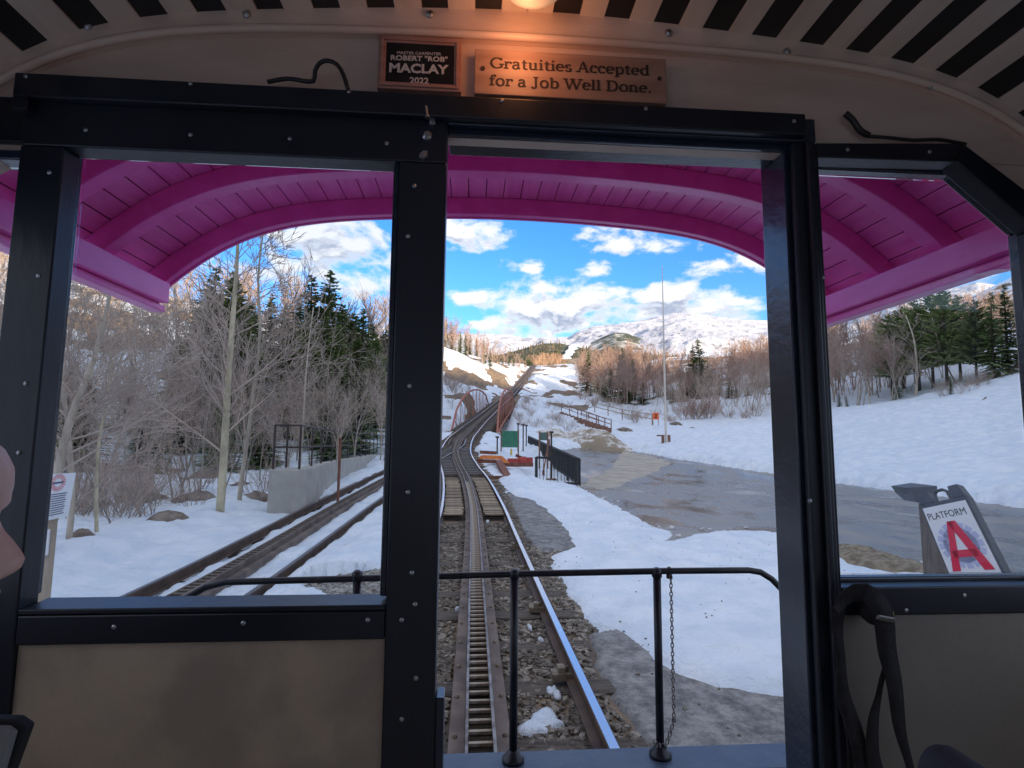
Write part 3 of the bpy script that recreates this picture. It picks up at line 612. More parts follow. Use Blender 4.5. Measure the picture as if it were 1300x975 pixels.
def screws(L, Y=YW-.03, par=None):
    for px, py in L:
        x, z = XZ(px, py, Y); MB().lathe([(.0045, 0), (.0045, -.0015), (.002, -.003)], (x, Y, z), 8, axis=1).build('screw', m_screw, par or win)
screws([(109, 165), (242, 171), (368, 176), (491, 182), (63, 219), (49, 350), (33, 487), (518, 300), (520, 490), (518, 625), (523, 727), (510, 787), (527, 767), (528, 861), (510, 913), (145, 796), (309, 791), (467, 787), (24, 575)])
screws([(242, 106), (443, 116), (637, 128), (820, 138), (33, 97), (1008, 154)], YW-.05)
screws([(531, 133), (549, 134), (526, 236)], YW-.03)
# latch hardware at the top of the centre stile
lt = MB().tube([W(541, 136, YW-.045), W(543, 150, YW-.045)], .006, 8).build('latch', m_screw, coach)
for px, py, r_ in ((549, 153, .0075), (542, 170, .011), (536, 196, .008)):
    x, z = XZ(px, py, YW-.04); MB().lathe([(r_, 0), (r_, -.006), (r_*.6, -.011)], (x, YW-.03, z), 12, axis=1).build('latch_bolt', m_screw, lt)
MB().box((W(539, 178, YW)[0], YW-.036, XZ(0, 186)[1]), (W(545, 178, YW)[0], YW-.0305, XZ(0, 178)[1])).build('latch_plate', m_screw, lt)
# doorway: head and right jamb
MB().box((-.134, YW-.03, 2.374), (.70, YW-.012, 2.43)).build('door_head', m_blkg, coach, bevel=.003)
MB().box((-.134, YW-.011, 2.361), (.632, YW+.075, 2.44)).build('door_lintel', m_blkg, coach, bevel=.002)
MB().box((.633, YW-.0105, .5), (.668, YW+.09, 2.44)).build('door_jamb', m_blkg, coach, bevel=.003)
MB().box((.643, YW-.03, .5), (.70, YW-.011, 2.373)).build('door_stile', m_blk, coach, bevel=.005)
MB().box((.669, YW-.0105, .5), (.70, YW+.02, 2.373)).build('door_stile', m_blk, coach)
MB().box((.668, YW-.045, .5), (.682, YW-.0305, 2.3735)).build('door_rub_strip', m_blk, coach, bevel=.004)
MB().box((-.134, YW-.02, .5), (-.118, YW+.03, 1.19)).build('door_edge_strip', m_blkg, coach, bevel=.002)
# right window
RO = [(.719, 1.412), (1.172, 1.412), (1.178, 2.181), (1.025, 2.312), (.719, 2.312)]
def frame_poly(B, outer, inner, y0, y1):
    n = len(outer)
    for i in range(n):
        j = (i+1) % n; B.prism([outer[i], outer[j], inner[j], inner[i]], y0, y1)
    return B
RF = [(.7005, 1.335), (1.30, 1.335), (1.30, 2.215), (1.062, 2.392), (.7005, 2.375)]
Yn = YW-.026; RI = [(.706, 1.392), (1.222, 1.392), (max(XZ(1302, 290, Yn)[0], 1.222), XZ(1302, 290, Yn)[1]), XZ(1215, 205, Yn), (.706, XZ(1034, 199, Yn)[1])]
rw = frame_poly(MB(), RF, RI, Yn, YW+.02).build('window_frame', m_blk, coach, bevel=.003)
kf = 1.2/1.15; RL = [(.7135, 1.401), (1.226, 1.401), (1.232, 2.202), (1.0727, 2.339), (.7135, 2.339)]
frame_poly(MB(), [(.7005, 1.38), (1.26, 1.38), (1.262, 2.22), (1.09, 2.365), (.7005, 2.365)], RL, YW+.021, YW+.05).build('window_lip', m_blkg, rw, bevel=.004)
MB().prism([(x, z) for x, z in RL], YW+.051, YW+.055).build('window_pane', m_gls, coach)
MB().box((.7005, YW-.02, .5), (1.30, YW+.02, 1.333)).build('lower_panel', m_panR, coach)
screws([(1029, 241), (1045, 352), (1048, 480), (1224, 756), (1076, 190), (1180, 193), (1150, 775)], YW-.026, rw)
screws([(1028, 636)], YW-.052)
# far left window
LF = [(-1.155, 1.30), (-1.046, 1.30), (-1.046, 2.40), (-1.155, 2.40)]
MB().box((-1.3, YW-.01, 2.30), (XL-.002, YW+.02, 2.40)).build('side_window_head', m_blk, coach, bevel=.003)
MB().box((-1.3, YW-.012, 2.262), (XL-.002, YW+.04, 2.283)).build('side_window_lip', m_blkg, coach, bevel=.003)
MB().box((-1.3, YW-.01, .5), (XL-.002, YW+.02, 1.37)).build('lower_panel', m_blk, coach)
MB().box((-1.3, YW+.024, 1.371), (XL-.002, YW+.028, 2.261)).build('window_pane', m_gls, coach)
# coach sides, floor and rear (all behind the camera or beyond the frame)
for sx, sgn in ((-1.20, -1), (1.305, 1)):
    x0, x1 = (sx-.06, sx) if sgn < 0 else (sx, sx+.06)
    MB().box((x0, -5, .5), (x1, YW-.05, 1.32)).build('side_panel', m_panL, coach)
    MB().box((x0, -5, 2.24), (x1, YW-.05, 2.46)).build('side_head', m_blk, coach)
    for k in range(5): MB().box((x0, -5+k*1.27, 1.321), (x1, -4.9+k*1.27, 2.239)).build('side_post', m_blk, coach)
MB().box((1.301, YW-.0499, .5), (1.365, YW+.03, 2.3)).build('corner_post', m_blk, coach)
MB().box((-1.36, YW-.0499, .5), (-1.301, YW+.03, 2.46)).build('corner_post', m_blk, coach)
MB().box((-1.36, -5, .42), (1.37, 1.2, .499)).build('coach_floor', mat('floor_board', (.48, .42, .36), .6), coach)
MB().box((-1.3, -5.06, .5), (-.4, -5.001, 1.32)).box((.5, -5.06, .5), (1.33, -5.001, 1.32)).build('rear_panel', m_panL, coach)
# small pane of frosting etc. is left to the glass; wall plate sealing ceiling to sides
for sx in (-1.26, 1.305): MB().box((sx, -5, 2.20), (sx+.06, YW, 2.60)).build('cornice', m_tan, coach)

# ---- canopy over the front platform
CC = .055
arcp = [(0, 2.662), (.25, 2.659), (.45, 2.652), (.62, 2.638), (.78, 2.616), (.92, 2.588), (1.04, 2.553), (1.15, 2.505), (1.25, 2.437), (1.34, 2.362), (1.42, 2.292)]
ax = np.array([p[0] for p in arcp]); azz = np.array([p[1] for p in arcp])
_c = np.polyfit(ax**2, azz, 4)
def zcan(x): return float(np.polyval(_c, (x-CC)**2))
canopy = MB(); xs = np.linspace(CC-1.52, CC+1.52, 70)
def carc(x0, x1, o0, o1, y0, y1, B=None, n=None):
    B = B or MB(); xx = np.linspace(x0, x1, n or max(2, int(abs(x1-x0)/.035)+1))
    def nn(x):
        e = .004; d = nrm((2*e, zcan(x+e)-zcan(x-e))); return np.array([-d[1], d[0]])
    P = [np.array([x, zcan(x)])+nn(x)*o0 for x in xx]+[np.array([x, zcan(x)])+nn(x)*o1 for x in xx[::-1]]
    return B.prism([tuple(p) for p in P], y0, y1)
canopy = carc(CC-1.46, CC+1.46, .098, .12, 1.21, 2.30).build('canopy', mat('roof_cover', (.10, .10, .11), .7), coach)
# longitudinal boards of the ceiling, v-grooved
s = 0; edges = [CC-1.43]
while edges[-1] < CC+1.43:
    x = edges[-1]; e = .01; sl = math.hypot(1, (zcan(x+e)-zcan(x-e))/(2*e)); edges.append(x+.073/sl)
for a, b in zip(edges[:-1], edges[1:]):
    carc(a+.0015, min(b, CC+1.44)-.0015, .075, .096, 1.2, 2.27, n=4).build('canopy_board', m_mag2, canopy, bevel=.002)
for k, (y0, y1, o0) in enumerate(((2.25, 2.285, 0), (1.885, 1.945, .005), (1.60, 1.66, .005), (1.31, 1.37, .005))):
    carc(CC-1.42, CC+1.42, o0, .0745, y0, y1).build('canopy_rib', m_mag, canopy, bevel=.004)
carc(CC-1.45, CC+1.45, -.004, .135, 2.286, 2.30).build('fascia', m_mag, canopy, bevel=.002)
for sg in (-1, 1):
    x = CC+sg*1.405
    MB().box((x-.045, 1.2, 2.235), (x+.045, 2.248, 2.318)).build('side_beam', m_mag, canopy, bevel=.004)
    MB().box((x+sg*.015-.028, 1.2, 2.205), (x+sg*.015+.028, 2.285, 2.234)).build('side_moulding', m_mag, canopy, bevel=.006)
    # curved bracket post where the beam meets the coach
    P = [(1.21, 2.20)]+[(1.21+.26*(1-math.cos(t)), 2.20-.26+.26*math.sin(t)) for t in np.linspace(math.pi/2, 0, 2)]
    br = [(1.2, 2.203), (1.50, 2.203), (1.42, 2.196), (1.35, 2.172), (1.29, 2.12), (1.26, 2.04), (1.25, 1.9), (1.2, 1.9)]
    vs = [(x-.03, a, b) for a, b in br]+[(x+.03, a, b) for a, b in br]; n = len(br)
    MB().add(vs, [tuple(range(n)), tuple(range(2*n-1, n-1, -1))]+[(i, i+n, (i+1) % n+n, (i+1) % n) for i in range(n)]).build('bracket', m_mag, canopy, bevel=.003)
# ---- platform deck and railing
m_deck = mat('deck_paint', (.045, .075, .13), .42, col2=(.07, .10, .15), nscale=7, bump=.0015, bscale=50, world=True, coat=.2)
MB().box((-1.3, 2.07, .36), (1.45, 2.235, .5)).build('deck_beam', m_deck, coach, bevel=.005)
MB().box((-1.3, 1.2, .40), (1.45, 2.069, .455)).build('platform_deck', mat('deck_dark', (.02, .025, .04), .5), coach, bevel=.003)
MB().box((-.16, 1.75, .456), (.335, 2.04, .492)).build('deck_plate', m_deck, coach, bevel=.004)
m_pipe = mat('railing_black', (.02, .022, .028), .3, .3, col2=(.035, .038, .045), nscale=12)
YR = 2.17; zr = 1.178
rp = [(-1.13, YR-.12, 1.02), (-1.125, YR-.10, 1.07), (-1.10, YR-.05, 1.115), (-1.05, YR-.01, 1.145), (-.98, YR, 1.16), (-.5, YR, 1.168), (.1, YR, zr+.002), (.7, YR, zr+.008), (1.04, YR, zr+.008), (1.09, YR, zr), (1.13, YR-.01, zr-.025), (1.158, YR-.03, zr-.06), (1.17, YR-.04, zr-.12), (1.175, YR-.04, .5)]
rail = MB().tube(rp, .0125, 10).build('railing', m_pipe, coach, smooth=True)
for x in (-.50, .10, .665):
    MB().tube([(x, YR, .50), (x, YR, zr+.012)], .0155, 12).build('railing_post', m_pipe, rail, smooth=True)
    MB().lathe([(.042, .500), (.042, .512), (.030, .522), (.022, .535), (.0155, .54)], (x, YR, 0), 16).build('post_flange', m_pipe, rail, smooth=True)
    MB().lathe([(.020, zr-.014), (.021, zr+.012), (.008, zr+.022)], (x, YR, 0), 12).build('post_cap', m_pipe, rail, smooth=True)
MB().lathe([(.012, zr-.02), (.012, zr+.018), (.004, zr+.024)], (.715, YR, 0), 10).build('chain_hook', m_pipe, rail)
# chain
ch = thing('chain', 'thin steel safety chain hanging from the platform railing beside its right post', 'chain', (.715, YR-.02, .6))
def linkmesh():
    B = MB(); P = [(.0055*math.cos(t), 0, .0105*math.sin(t)) for t in np.linspace(0, 2*math.pi, 9)]; return B.tube(P, .0022, 5, cap=False).mesh('chain_link', mat('chain_steel', (.32, .29, .26), .4, .9))
lm = linkmesh(); cp = [np.array([.715, YR-.017, zr-.012-.016*i]) for i in range(34)]
end = cp[-1]
for i in range(8): cp.append(end+np.array([-.0035*i-.0002*i*i, 0, -.013*i]))
for i in range(4): cp.append(cp[-1]+np.array([-.011, .002, .004*i-.004]))
for i, p in enumerate(cp): inst(lm, 'chain_link', p-ORIG[ch.name], ch, rotz=(i % 2)*math.pi/2)

# ---- lamp, signs, cable, straps
p = W(678, 3, 1.0); lx, ly = float(p[0]), 1.0; lz = zarc(lx)
lamp = thing('ceiling_lamp', 'round domed ceiling lamp glowing warm in the middle of the striped ceiling', 'lamp', (lx, ly, lz))
MB().lathe([(.088, 0), (.088, -.012), (.08, -.016)], (lx, ly, lz), 28).build('lamp_base', mat('lamp_ring', (.5, .5, .5), .35, .8), lamp, smooth=True)
MB().lathe([(.078, -.014), (.075, -.034), (.062, -.054), (.040, -.066), (.012, -.072)], (lx, ly, lz), 28).build('lamp_dome', mat('lamp_glass', (.55, .58, .56), .3, emit=(.8, .6, .4, .03)), lamp, smooth=True)
L = bpy.data.lights.new('lamp_light', 'POINT'); L.energy = .14; L.color = (1, .36, .14); L.shadow_soft_size = .05; lo = bpy.data.objects.new('lamp_light', L); lo.location = (-0.02, .05, -.115); link(lo, lamp)

def font_text(body, x, z, y, size, m, parent, width=None, bold=0.0, name='lettering'):
    cu = bpy.data.curves.new('t', 'FONT'); cu.body = body; cu.size = size; cu.align_x = 'CENTER'; cu.extrude = .0008; cu.offset = bold; cu.resolution_u = 3
    ob = bpy.data.objects.new('t', cu); COL.objects.link(ob); dg = bpy.context.evaluated_depsgraph_get(); dg.update(); me = bpy.data.meshes.new_from_object(ob.evaluated_get(dg)); bpy.data.objects.remove(ob)
    v = np.array([q.co[:] for q in me.vertices]); w = v[:, 0].max()-v[:, 0].min(); s = (width/w) if width else 1
    v[:, 0] = (v[:, 0]-(v[:, 0].max()+v[:, 0].min())/2)*s
    return v, [tuple(p.vertices) for p in me.polygons]
def wall_text(body, px0, px1, pyb, pyt, Y, m, parent, tilt=0, bold=0):
    """cap letters between pixel columns px0..px1, baseline pyb, cap height to pyt"""
    a = W(px0, pyb, Y); b = W(px1, pyb+tilt, Y); hgt = W(px0, pyt, Y)[2]-a[2]
    v, f = font_text(body, 0, 0, 0, hgt/.70, m, parent, width=float(b[0]-a[0]), bold=bold)
    cx = (a[0]+b[0])/2; vs = [(cx+p[0], Y-p[2], a[2]+p[1]+(b[2]-a[2])*((p[0]/(b[0]-a[0]))+.5)) for p in v]
    return MB().add(vs, f).build('lettering', m, parent)
YS = YW-.018
def quad(px, Y): return [XZ(a, b, Y) for a, b in px]
pq = quad([(481, 47), (597, 52), (596, 118), (480, 112)], YS)
x0 = (pq[0][0]+pq[3][0])/2; x1 = XZ(586, 85, YS)[0]; z0 = XZ(538, 117, YS)[1]; z1 = (pq[0][1]+pq[1][1])/2
plq = thing('carpenter_plaque', 'small black name plaque in a reddish moulded wood frame', 'plaque', ((x0+x1)/2, YS, z0))
m_ply = mat('plaque_wood', (.47, .27, .22), .4, col2=(.36, .185, .15), nscale=5, stretch=(1, 1, 8))
B = MB(); st = [(0, -.006), (.008, -.016), (.014, -.010), (.022, -.014)]
fo = lambda i: [(x0+i, z0+i), (x1-i, z0+i), (x1-i, z1-i), (x0+i, z1-i)]
for (a, ya), (b, yb) in zip([(0, .0), (.006, -.0), (.012, 0)], [(.006, 0), (.012, 0), (.0165, 0)]):
    frame_poly(MB(), fo(a), fo(b), YS-(.010 if a == .006 else .007), YS+.017).build('plaque_frame', m_ply, plq, bevel=.001)
MB().box((x0+.0165, YS-.004, z0+.0165), (x1-.0165, YS+.01, z1-.0165)).build('plaque_plate', mat('plaque_black', (.01, .011, .014), .35), plq)
m_wl = mat('engraved_white', (.62, .60, .58), .5)
YP = YS-.0045
wall_text('MASTER CARPENTER', 504, 560, 68.5, 65, YP, m_wl, plq, 2); wall_text('ROBERT "ROB"', 496, 568, 76, 70, YP, m_wl, plq, 2.5, .0004)
wall_text('MACLAY', 494, 569, 91, 80, YP, m_wl, plq, 3, .0009); wall_text('2022', 520, 544, 105.5, 98, YP, m_wl, plq, 1, .0004)
# serif lettering drawn from strokes
def GL():
    T, N = .15, .06
    def s(x, y0, y1): return ('s', x, y0, y1)        # vertical thick stem
    def sf(x, y): return ('f', x, y)                   # serif slab
    G = {}
    def arc(cx, cy, rx, ry, a0, a1, n=12): return [(cx+rx*math.cos(R(a0+(a1-a0)*i/n)), cy+ry*math.sin(R(a0+(a1-a0)*i/n))) for i in range(n+1)]
    o = lambda cx, rx, cy=.24, ry=.24: [('a', arc(cx, cy, rx, ry, 0, 360, 18))]
    G['G'] = (.74, [('a', arc(.38, .35, .31, .34, 40, 320, 18)), ('s', .62, .06, .30), ('f', .62, .30), ('s', .60, .55, .68)])
    G['r'] = (.42, [('s', .12, 0, .47), ('f', .12, 0), ('h', .02, .47), ('a', arc(.28, .30, .14, .15, 150, 50, 6)), ('d', .36, .40)])
    G['a'] = (.50, [('s', .34, .04, .36), ('a', arc(.21, .34, .13, .13, 0, 160, 8)), ('a', arc(.20, .13, .13, .13, 60, 330, 12)), ('l', (.34, .05), (.45, .02)), ('l', (.16, .25), (.34, .28))])
    G['t'] = (.36, [('s', .15, .06, .60), ('l', (.02, .45), (.32, .45)), ('a', arc(.24, .10, .09, .09, 180, 320, 6))])
    G['u'] = (.56, [('s', .12, .12, .47), ('h', .02, .47), ('a', arc(.24, .14, .12, .13, 180, 320, 8)), ('s', .40, 0, .47), ('h', .30, .47), ('hr', .40, .0)])
    G['i'] = (.28, [('s', .13, 0, .47), ('f', .13, 0), ('h', .02, .47), ('d', .13, .64)])
    G['e'] = (.47, [('a', arc(.23, .24, .18, .23, 0, 315, 16)), ('l', (.06, .26), (.41, .26))])
    G['s'] = (.40, [('a', arc(.20, .35, .12, .11, 20, 250, 10)), ('a', arc(.20, .12, .13, .11, 70, -160, 10))])
    G['A'] = (.72, [('l', (.10, 0), (.35, .70)), ('L', (.35, .70), (.60, 0)), ('l', (.18, .24), (.52, .24)), ('f', .09, 0), ('f', .60, 0)])
    G['c'] = (.44, [('a', arc(.23, .24, .18, .23, 45, 315, 14)), ('d', .35, .38)])
    G['p'] = (.55, [('s', .13, -.22, .47), ('f', .13, -.22), ('h', .02, .47), ('a', arc(.28, .24, .18, .23, -130, 130, 14))])
    G['d'] = (.56, [('s', .42, 0, .70), ('h', .32, .70), ('hr', .42, 0), ('a', arc(.26, .24, .18, .23, 50, 310, 14))])
    G['f'] = (.34, [('s', .14, 0, .58), ('f', .14, 0), ('a', arc(.25, .57, .11, .12, 180, 60, 8)), ('l', (.02, .45), (.30, .45)), ('d', .31, .66)])
    G['o'] = (.52, o(.25, .19))
    G['J'] = (.44, [('s', .24, .10, .70), ('f', .24, .70), ('a', arc(.13, .10, .12, .16, 0, -150, 8))])
    G['b'] = (.55, [('s', .13, 0, .70), ('h', .02, .70), ('a', arc(.28, .24, .18, .23, -130, 130, 14))])
    G['W'] = (1.0, [('L', (.08, .70), (.29, 0)), ('l', (.29, 0), (.48, .66)), ('L', (.46, .70), (.68, 0)), ('l', (.68, 0), (.90, .70)), ('f', .08, .70), ('f', .46, .70), ('f', .90, .70)])
    G['l'] = (.29, [('s', .13, 0, .70), ('f', .13, 0), ('h', .02, .70)])
    G['D'] = (.74, [('s', .16, 0, .70), ('l', (.03, .01), (.34, .01)), ('l', (.03, .69), (.34, .69)), ('a', arc(.34, .35, .28, .34, -90, 90, 14))])
    G['n'] = (.58, [('s', .12, 0, .47), ('f', .12, 0), ('h', .02, .47), ('a', arc(.27, .30, .14, .15, 160, 0, 8)), ('s', .42, 0, .32), ('f', .42, 0)])
    G['.'] = (.26, [('d', .12, .05)]); G[' '] = (.24, [])
    return G
def serif_text(B, body, a, b, h, Y, th=.001):
    """a, b: (x,z) of the baseline ends; h cap height"""
    G = GL(); tot = sum(G[c][0] for c in body); L = math.dist(a, b); sx = L/tot; sz = h/.70; ux, uz = (b[0]-a[0])/L, (b[1]-a[1])/L
    def P(x, y): return (a[0]+ux*x*sx-0*y, a[1]+uz*x*sx+y*sz)
    lay = [0]
    def poly(pts):
        lay[0] += 1; B.prism([P(*q) for q in pts], Y-th-(lay[0] % 7)*.00004, Y)
    cur = 0
    for c in body:
        w, st = G[c]
        for e in st:
            k = e[0]
            if k == 's': poly([(cur+e[1]-.06, e[2]), (cur+e[1]+.06, e[2]), (cur+e[1]+.06, e[3]), (cur+e[1]-.06, e[3])])
            elif k == 'f': y = e[2]; d = .05 if y <= .01 else -.05; poly([(cur+e[1]-.13, y), (cur+e[1]+.13, y), (cur+e[1]+.13, y+d), (cur+e[1]-.13, y+d)])
            elif k == 'h': poly([(cur+e[1], e[2]-.045), (cur+e[1]+.12, e[2]-.045), (cur+e[1]+.12, e[2]), (cur+e[1], e[2])])
            elif k == 'hr': poly([(cur+e[1], e[2]), (cur+e[1]+.13, e[2]), (cur+e[1]+.13, e[2]+.045), (cur+e[1], e[2]+.045)])
            elif k == 'd': poly([(cur+e[1]+.07*math.cos(t), e[2]+.07*math.sin(t)) for t in np.linspace(0, 2*math.pi, 9)[:-1]])
            elif k in 'lL':
                w2 = .028 if k == 'l' else .06; (xa, ya), (xb, yb) = e[1], e[2]; D = math.hypot(xb-xa, yb-ya); nx, ny = -(yb-ya)/D*w2, (xb-xa)/D*w2
                poly([(cur+xa+nx, ya+ny), (cur+xb+nx, yb+ny), (cur+xb-nx, yb-ny), (cur+xa-nx, ya-ny)])
            elif k == 'a':
                pts = e[1]; n = len(pts); O = []; I = []
                for i, (x, y) in enumerate(pts):
                    p = pts[max(i-1, 0)]; q = pts[min(i+1, n-1)]; D = math.hypot(q[0]-p[0], q[1]-p[1])+1e-9; tx, ty = (q[0]-p[0])/D, (q[1]-p[1])/D
                    w2 = .024+.036*abs(ty); O.append((cur+x-ty*w2, y+tx*w2)); I.append((cur+x+ty*w2, y-tx*w2))
                for i in range(n-1): poly([O[i], O[i+1], I[i+1], I[i]])
        cur += w
    return B
gq = quad([(603, 64), (844, 77), (845, 131), (602, 119)], YS)
gs = thing('gratuities_sign', 'brown wooden sign engraved with a gratuities notice in dark serif letters', 'sign', ((gq[0][0]+gq[1][0])/2, YS, gq[3][1]))
gz0 = XZ(720, 127, YS)[1]
gsb = MB().prism([(gq[0][0], gz0), (gq[1][0], gz0), (gq[1][0], gq[1][1]), (gq[0][0], gq[0][1])][::-1], YS-.006, YS+.017).build('sign_board', mat('oak_sign', (.42, .27, .20), .42, col2=(.30, .18, .135), nscale=3, stretch=(.6, 1, 9), bump=.0005, bscale=20), gs, bevel=.0015)
m_ink = mat('burnt_letter', (.035, .02, .016), .7)
YG = YS-.0062
serif_text(MB(), 'Gratuities Accepted', XZ(622, 86, YG), XZ(825, 96, YG), XZ(622, 73, YG)[1]-XZ(622, 86, YG)[1], YG).build('lettering', m_ink, gs)
serif_text(MB(), 'for a Job Well Done.', XZ(621, 108, YG), XZ(828, 118, YG), XZ(621, 95, YG)[1]-XZ(621, 108, YG)[1], YG).build('lettering', m_ink, gs)
for px, py in ((613, 87), (837, 100)):
    x, z = XZ(px, py, YG); MB().lathe([(.005, 0), (.005, -.002)], (x, YG, z), 10, axis=1).build('nail', m_ink, gs)
m_cab = mat('cable_rubber', (.012, .012, .014), .45)
cpts = [W(340, 104, YW-.03), W(365, 100, YW-.035), W(398, 103, YW-.04), W(400, 90, YW-.05), W(406, 80, YW-.055), W(416, 77, YW-.055), W(428, 82, YW-.055), W(436, 95, YW-.055), W(442, 114, YW-.055)]
cp = crom(cpts, .01); tag(MB().tube([tuple(c) for c in cp], .0045, 8).build('cable', m_cab, None, smooth=True), 'black cable looping up from the header left of the plaque', 'cable')
cp = crom([W(1073, 144, YW-.02), W(1082, 152, YW-.02), W(1092, 166, YW-.02), W(1103, 172, YW-.02)], .01); tag(MB().tube([tuple(c) for c in cp], .007, 8).build('cable', m_cab, None, smooth=True), 'short black cable stub poking from the plywood above the right window', 'cable')
cp = crom([W(1103, 173, YW-.02), W(1130, 175, YW-.02), W(1160, 178, YW-.018), W(1190, 177, YW-.018), W(1226, 183, YW-.018)], .02); tag(MB().tube([tuple(c) for c in cp], .004, 6).build('cable', m_cab, None, smooth=True), 'thin black conduit running along the top of the right window frame', 'cable')
def ribbon(pts, w, name, m, parent, th=.004, Y=YW-.07):
    c = crom([(W(a, b, y)[0], y, W(a, b, y)[2]) for a, b, y in pts], .015); B = MB(); vs = []; n = len(c); ws = w if hasattr(w, '__len__') else [w, w]
    for i, q in enumerate(c):
        d = c[min(i+1, n-1)]-c[max(i-1, 0)]; d = nrm((d[0], 0, d[2])); nx, nz = -d[2], d[0]; k = i/(n-1); ww = np.interp(k, np.linspace(0, 1, len(ws)), ws)
        for s, dy in ((-1, 0), (1, 0), (1, th), (-1, th)): vs.append((q[0]+nx*ww/2*s, q[1]+dy+.004*math.sin(i*.7), q[2]+nz*ww/2*s))
    fs = [(i*4+j, i*4+(j+1) % 4, (i+1)*4+(j+1) % 4, (i+1)*4+j) for i in range(n-1) for j in range(4)]+[(0, 1, 2, 3), tuple(4*n-1-j for j in range(4))]
    return B.add(vs, fs).build(name, m, parent, smooth=True)
strap = thing('leather_strap', 'black leather straps bunched on a hook under the right window', 'straps', W(1100, 770, YW-.06))
m_lea = mat('black_leather', (.012, .012, .016), .85, col2=(.024, .022, .026), nscale=30, bump=.003, bscale=120)
a = YW-.085
ribbon([(1062, 775, a), (1080, 757, a), (1100, 753, a-.01), (1115, 768, a-.01), (1125, 800, a-.01), (1132, 850, a), (1138, 890, a), (1146, 930, a), (1157, 985, a)], [.015, .035, .042, .040, .036, .03, .026, .017, .012], 'strap_loop', m_lea, strap)
ribbon([(1065, 770, a+.02), (1066, 830, a+.02), (1072, 880, a+.02), (1085, 925, a+.02), (1092, 960, a+.02), (1100, 990, a+.02)], [.03, .02, .018, .03, .03, .03], 'strap_tail', m_lea, strap)
ribbon([(1124, 850, a+.01), (1118, 885, a+.01), (1108, 915, a+.01), (1108, 950, a+.01), (1116, 985, a+.01)], [.008, .01, .02, .026, .03], 'strap_tail', m_lea, strap)
ribbon([(1068, 850, a+.03), (1074, 900, a+.03), (1080, 940, a+.03), (1083, 985, a+.03)], [.02, .022, .016, .01], 'strap_tail', m_lea, strap)
MB().lathe([(.012, 0), (.022, -.01), (.026, -.025), (.022, -.04), (.01, -.045)], W(1098, 772, YW-.03), 14, axis=1).build('hook_boss', m_lea, strap, smooth=True)
q = np.array(W(1131, 790, YW-.09)); MB().tube([(q[0]+.004*math.cos(t)+.010*math.sin(t)*.4, q[1], q[2]+.02*math.sin(t)-.006*math.cos(t)) for t in np.linspace(0, 2*math.pi, 14)], .0022, 6, cap=False).build('brass_ring', mat('brass', (.55, .42, .2), .3, 1.0), strap, smooth=True)
MB().beam(W(1112, 783, YW-.1), W(1134, 787, YW-.1), .01, .012).build('buckle', mat('dull_metal', (.2, .19, .18), .4, .9), strap, bevel=.003)
# seat back at the lower right, and one at the lower left
def seat(name, label, cx, cy, zt, w, tilt=0):
    B = MB(); n = 24; prof = []
    for i in range(n+1):
        t = math.pi*i/n; prof.append((cx-math.cos(t)*w/2, zt-.10+math.sin(t)**.6*.10))
    poly = prof+[(cx+w/2, .95), (cx-w/2, .95)]
    th = thing(name, label, 'seat', (cx, cy, .5)); MB().prism(poly, cy-.05, cy+.05).build('seat_back', mat('seat_vinyl', (.012, .012, .02), .7, col2=(.02, .02, .03), nscale=8), th, smooth=False, bevel=.02)
    MB().box((cx-w/2, cy-.47, .85), (cx+w/2, cy-.06, .95)).build('seat_cushion', MATS['seat_vinyl'], th, bevel=.02)
    for s in (-1, 1): MB().box((cx+s*(w/2-.05)-.02, cy-.3, .5), (cx+s*(w/2-.05)+.02, cy-.26, .849)).build('leg', MATS['railing_black'] if 'railing_black' in MATS else m_pipe, th)
p = W(1220, 960, .82); seat('coach_seat', 'rounded dark seat back at the lower right corner', float(p[0]), .82, float(p[2]), .09)
lq = [W(-60, 914, .62), W(16, 915, .62), W(32, 926, .62), W(8, 990, .62), W(-60, 990, .62)]
bg = thing('bag', 'dark bag corner with a pale grey panel at the lower left corner', 'bag', lq[3])
MB().prism([(float(q[0]), float(q[2])) for q in lq], .62, .635).build('bag_body', mat('bag_black', (.012, .012, .014), .8), bg, bevel=.003)
lq = [W(-60, 920, .617), W(12, 921, .617), W(22, 928, .617), W(4, 990, .617), W(-60, 990, .617)]
MB().prism([(float(q[0]), float(q[2])) for q in lq], .612, .6195).build('side_panel', mat('bag_grey', (.22, .22, .22), .7), bg, bevel=.002)

# ------------------------------------------------------------------ outdoor furniture
def g(px, py): return hit(px, py)
def col_at(px, Y, off=0.0):            # ground point on pixel column px at forward distance Y
    x = W(px, 560, Y)[0]; return np.array([x, Y, h1(x, Y)+off])
m_conc = mat('concrete', (.36, .345, .31), .85, col2=(.46, .44, .40), nscale=2.5, bump=.004, bscale=30, world=True, lo=.3, hi=.75)
m_rust = mat('rusty_steel', (.16, .06, .042), .8, .2, col2=(.26, .11, .075), nscale=6, world=True)
m_redt = mat('red_oxide_steel', (.36, .12, .085), .75, .0, col2=(.44, .18, .13), nscale=3, world=True)
m_dkst = mat('dark_steel', (.05, .042, .042), .6, .5, col2=(.09, .06, .055), nscale=8, world=True)
m_wood = mat('weathered_wood', (.30, .235, .17), .85, col2=(.40, .33, .25), nscale=4, world=True)
m_brwood = mat('brown_wood', (.19, .095, .065), .85, col2=(.27, .15, .105), nscale=4, world=True)
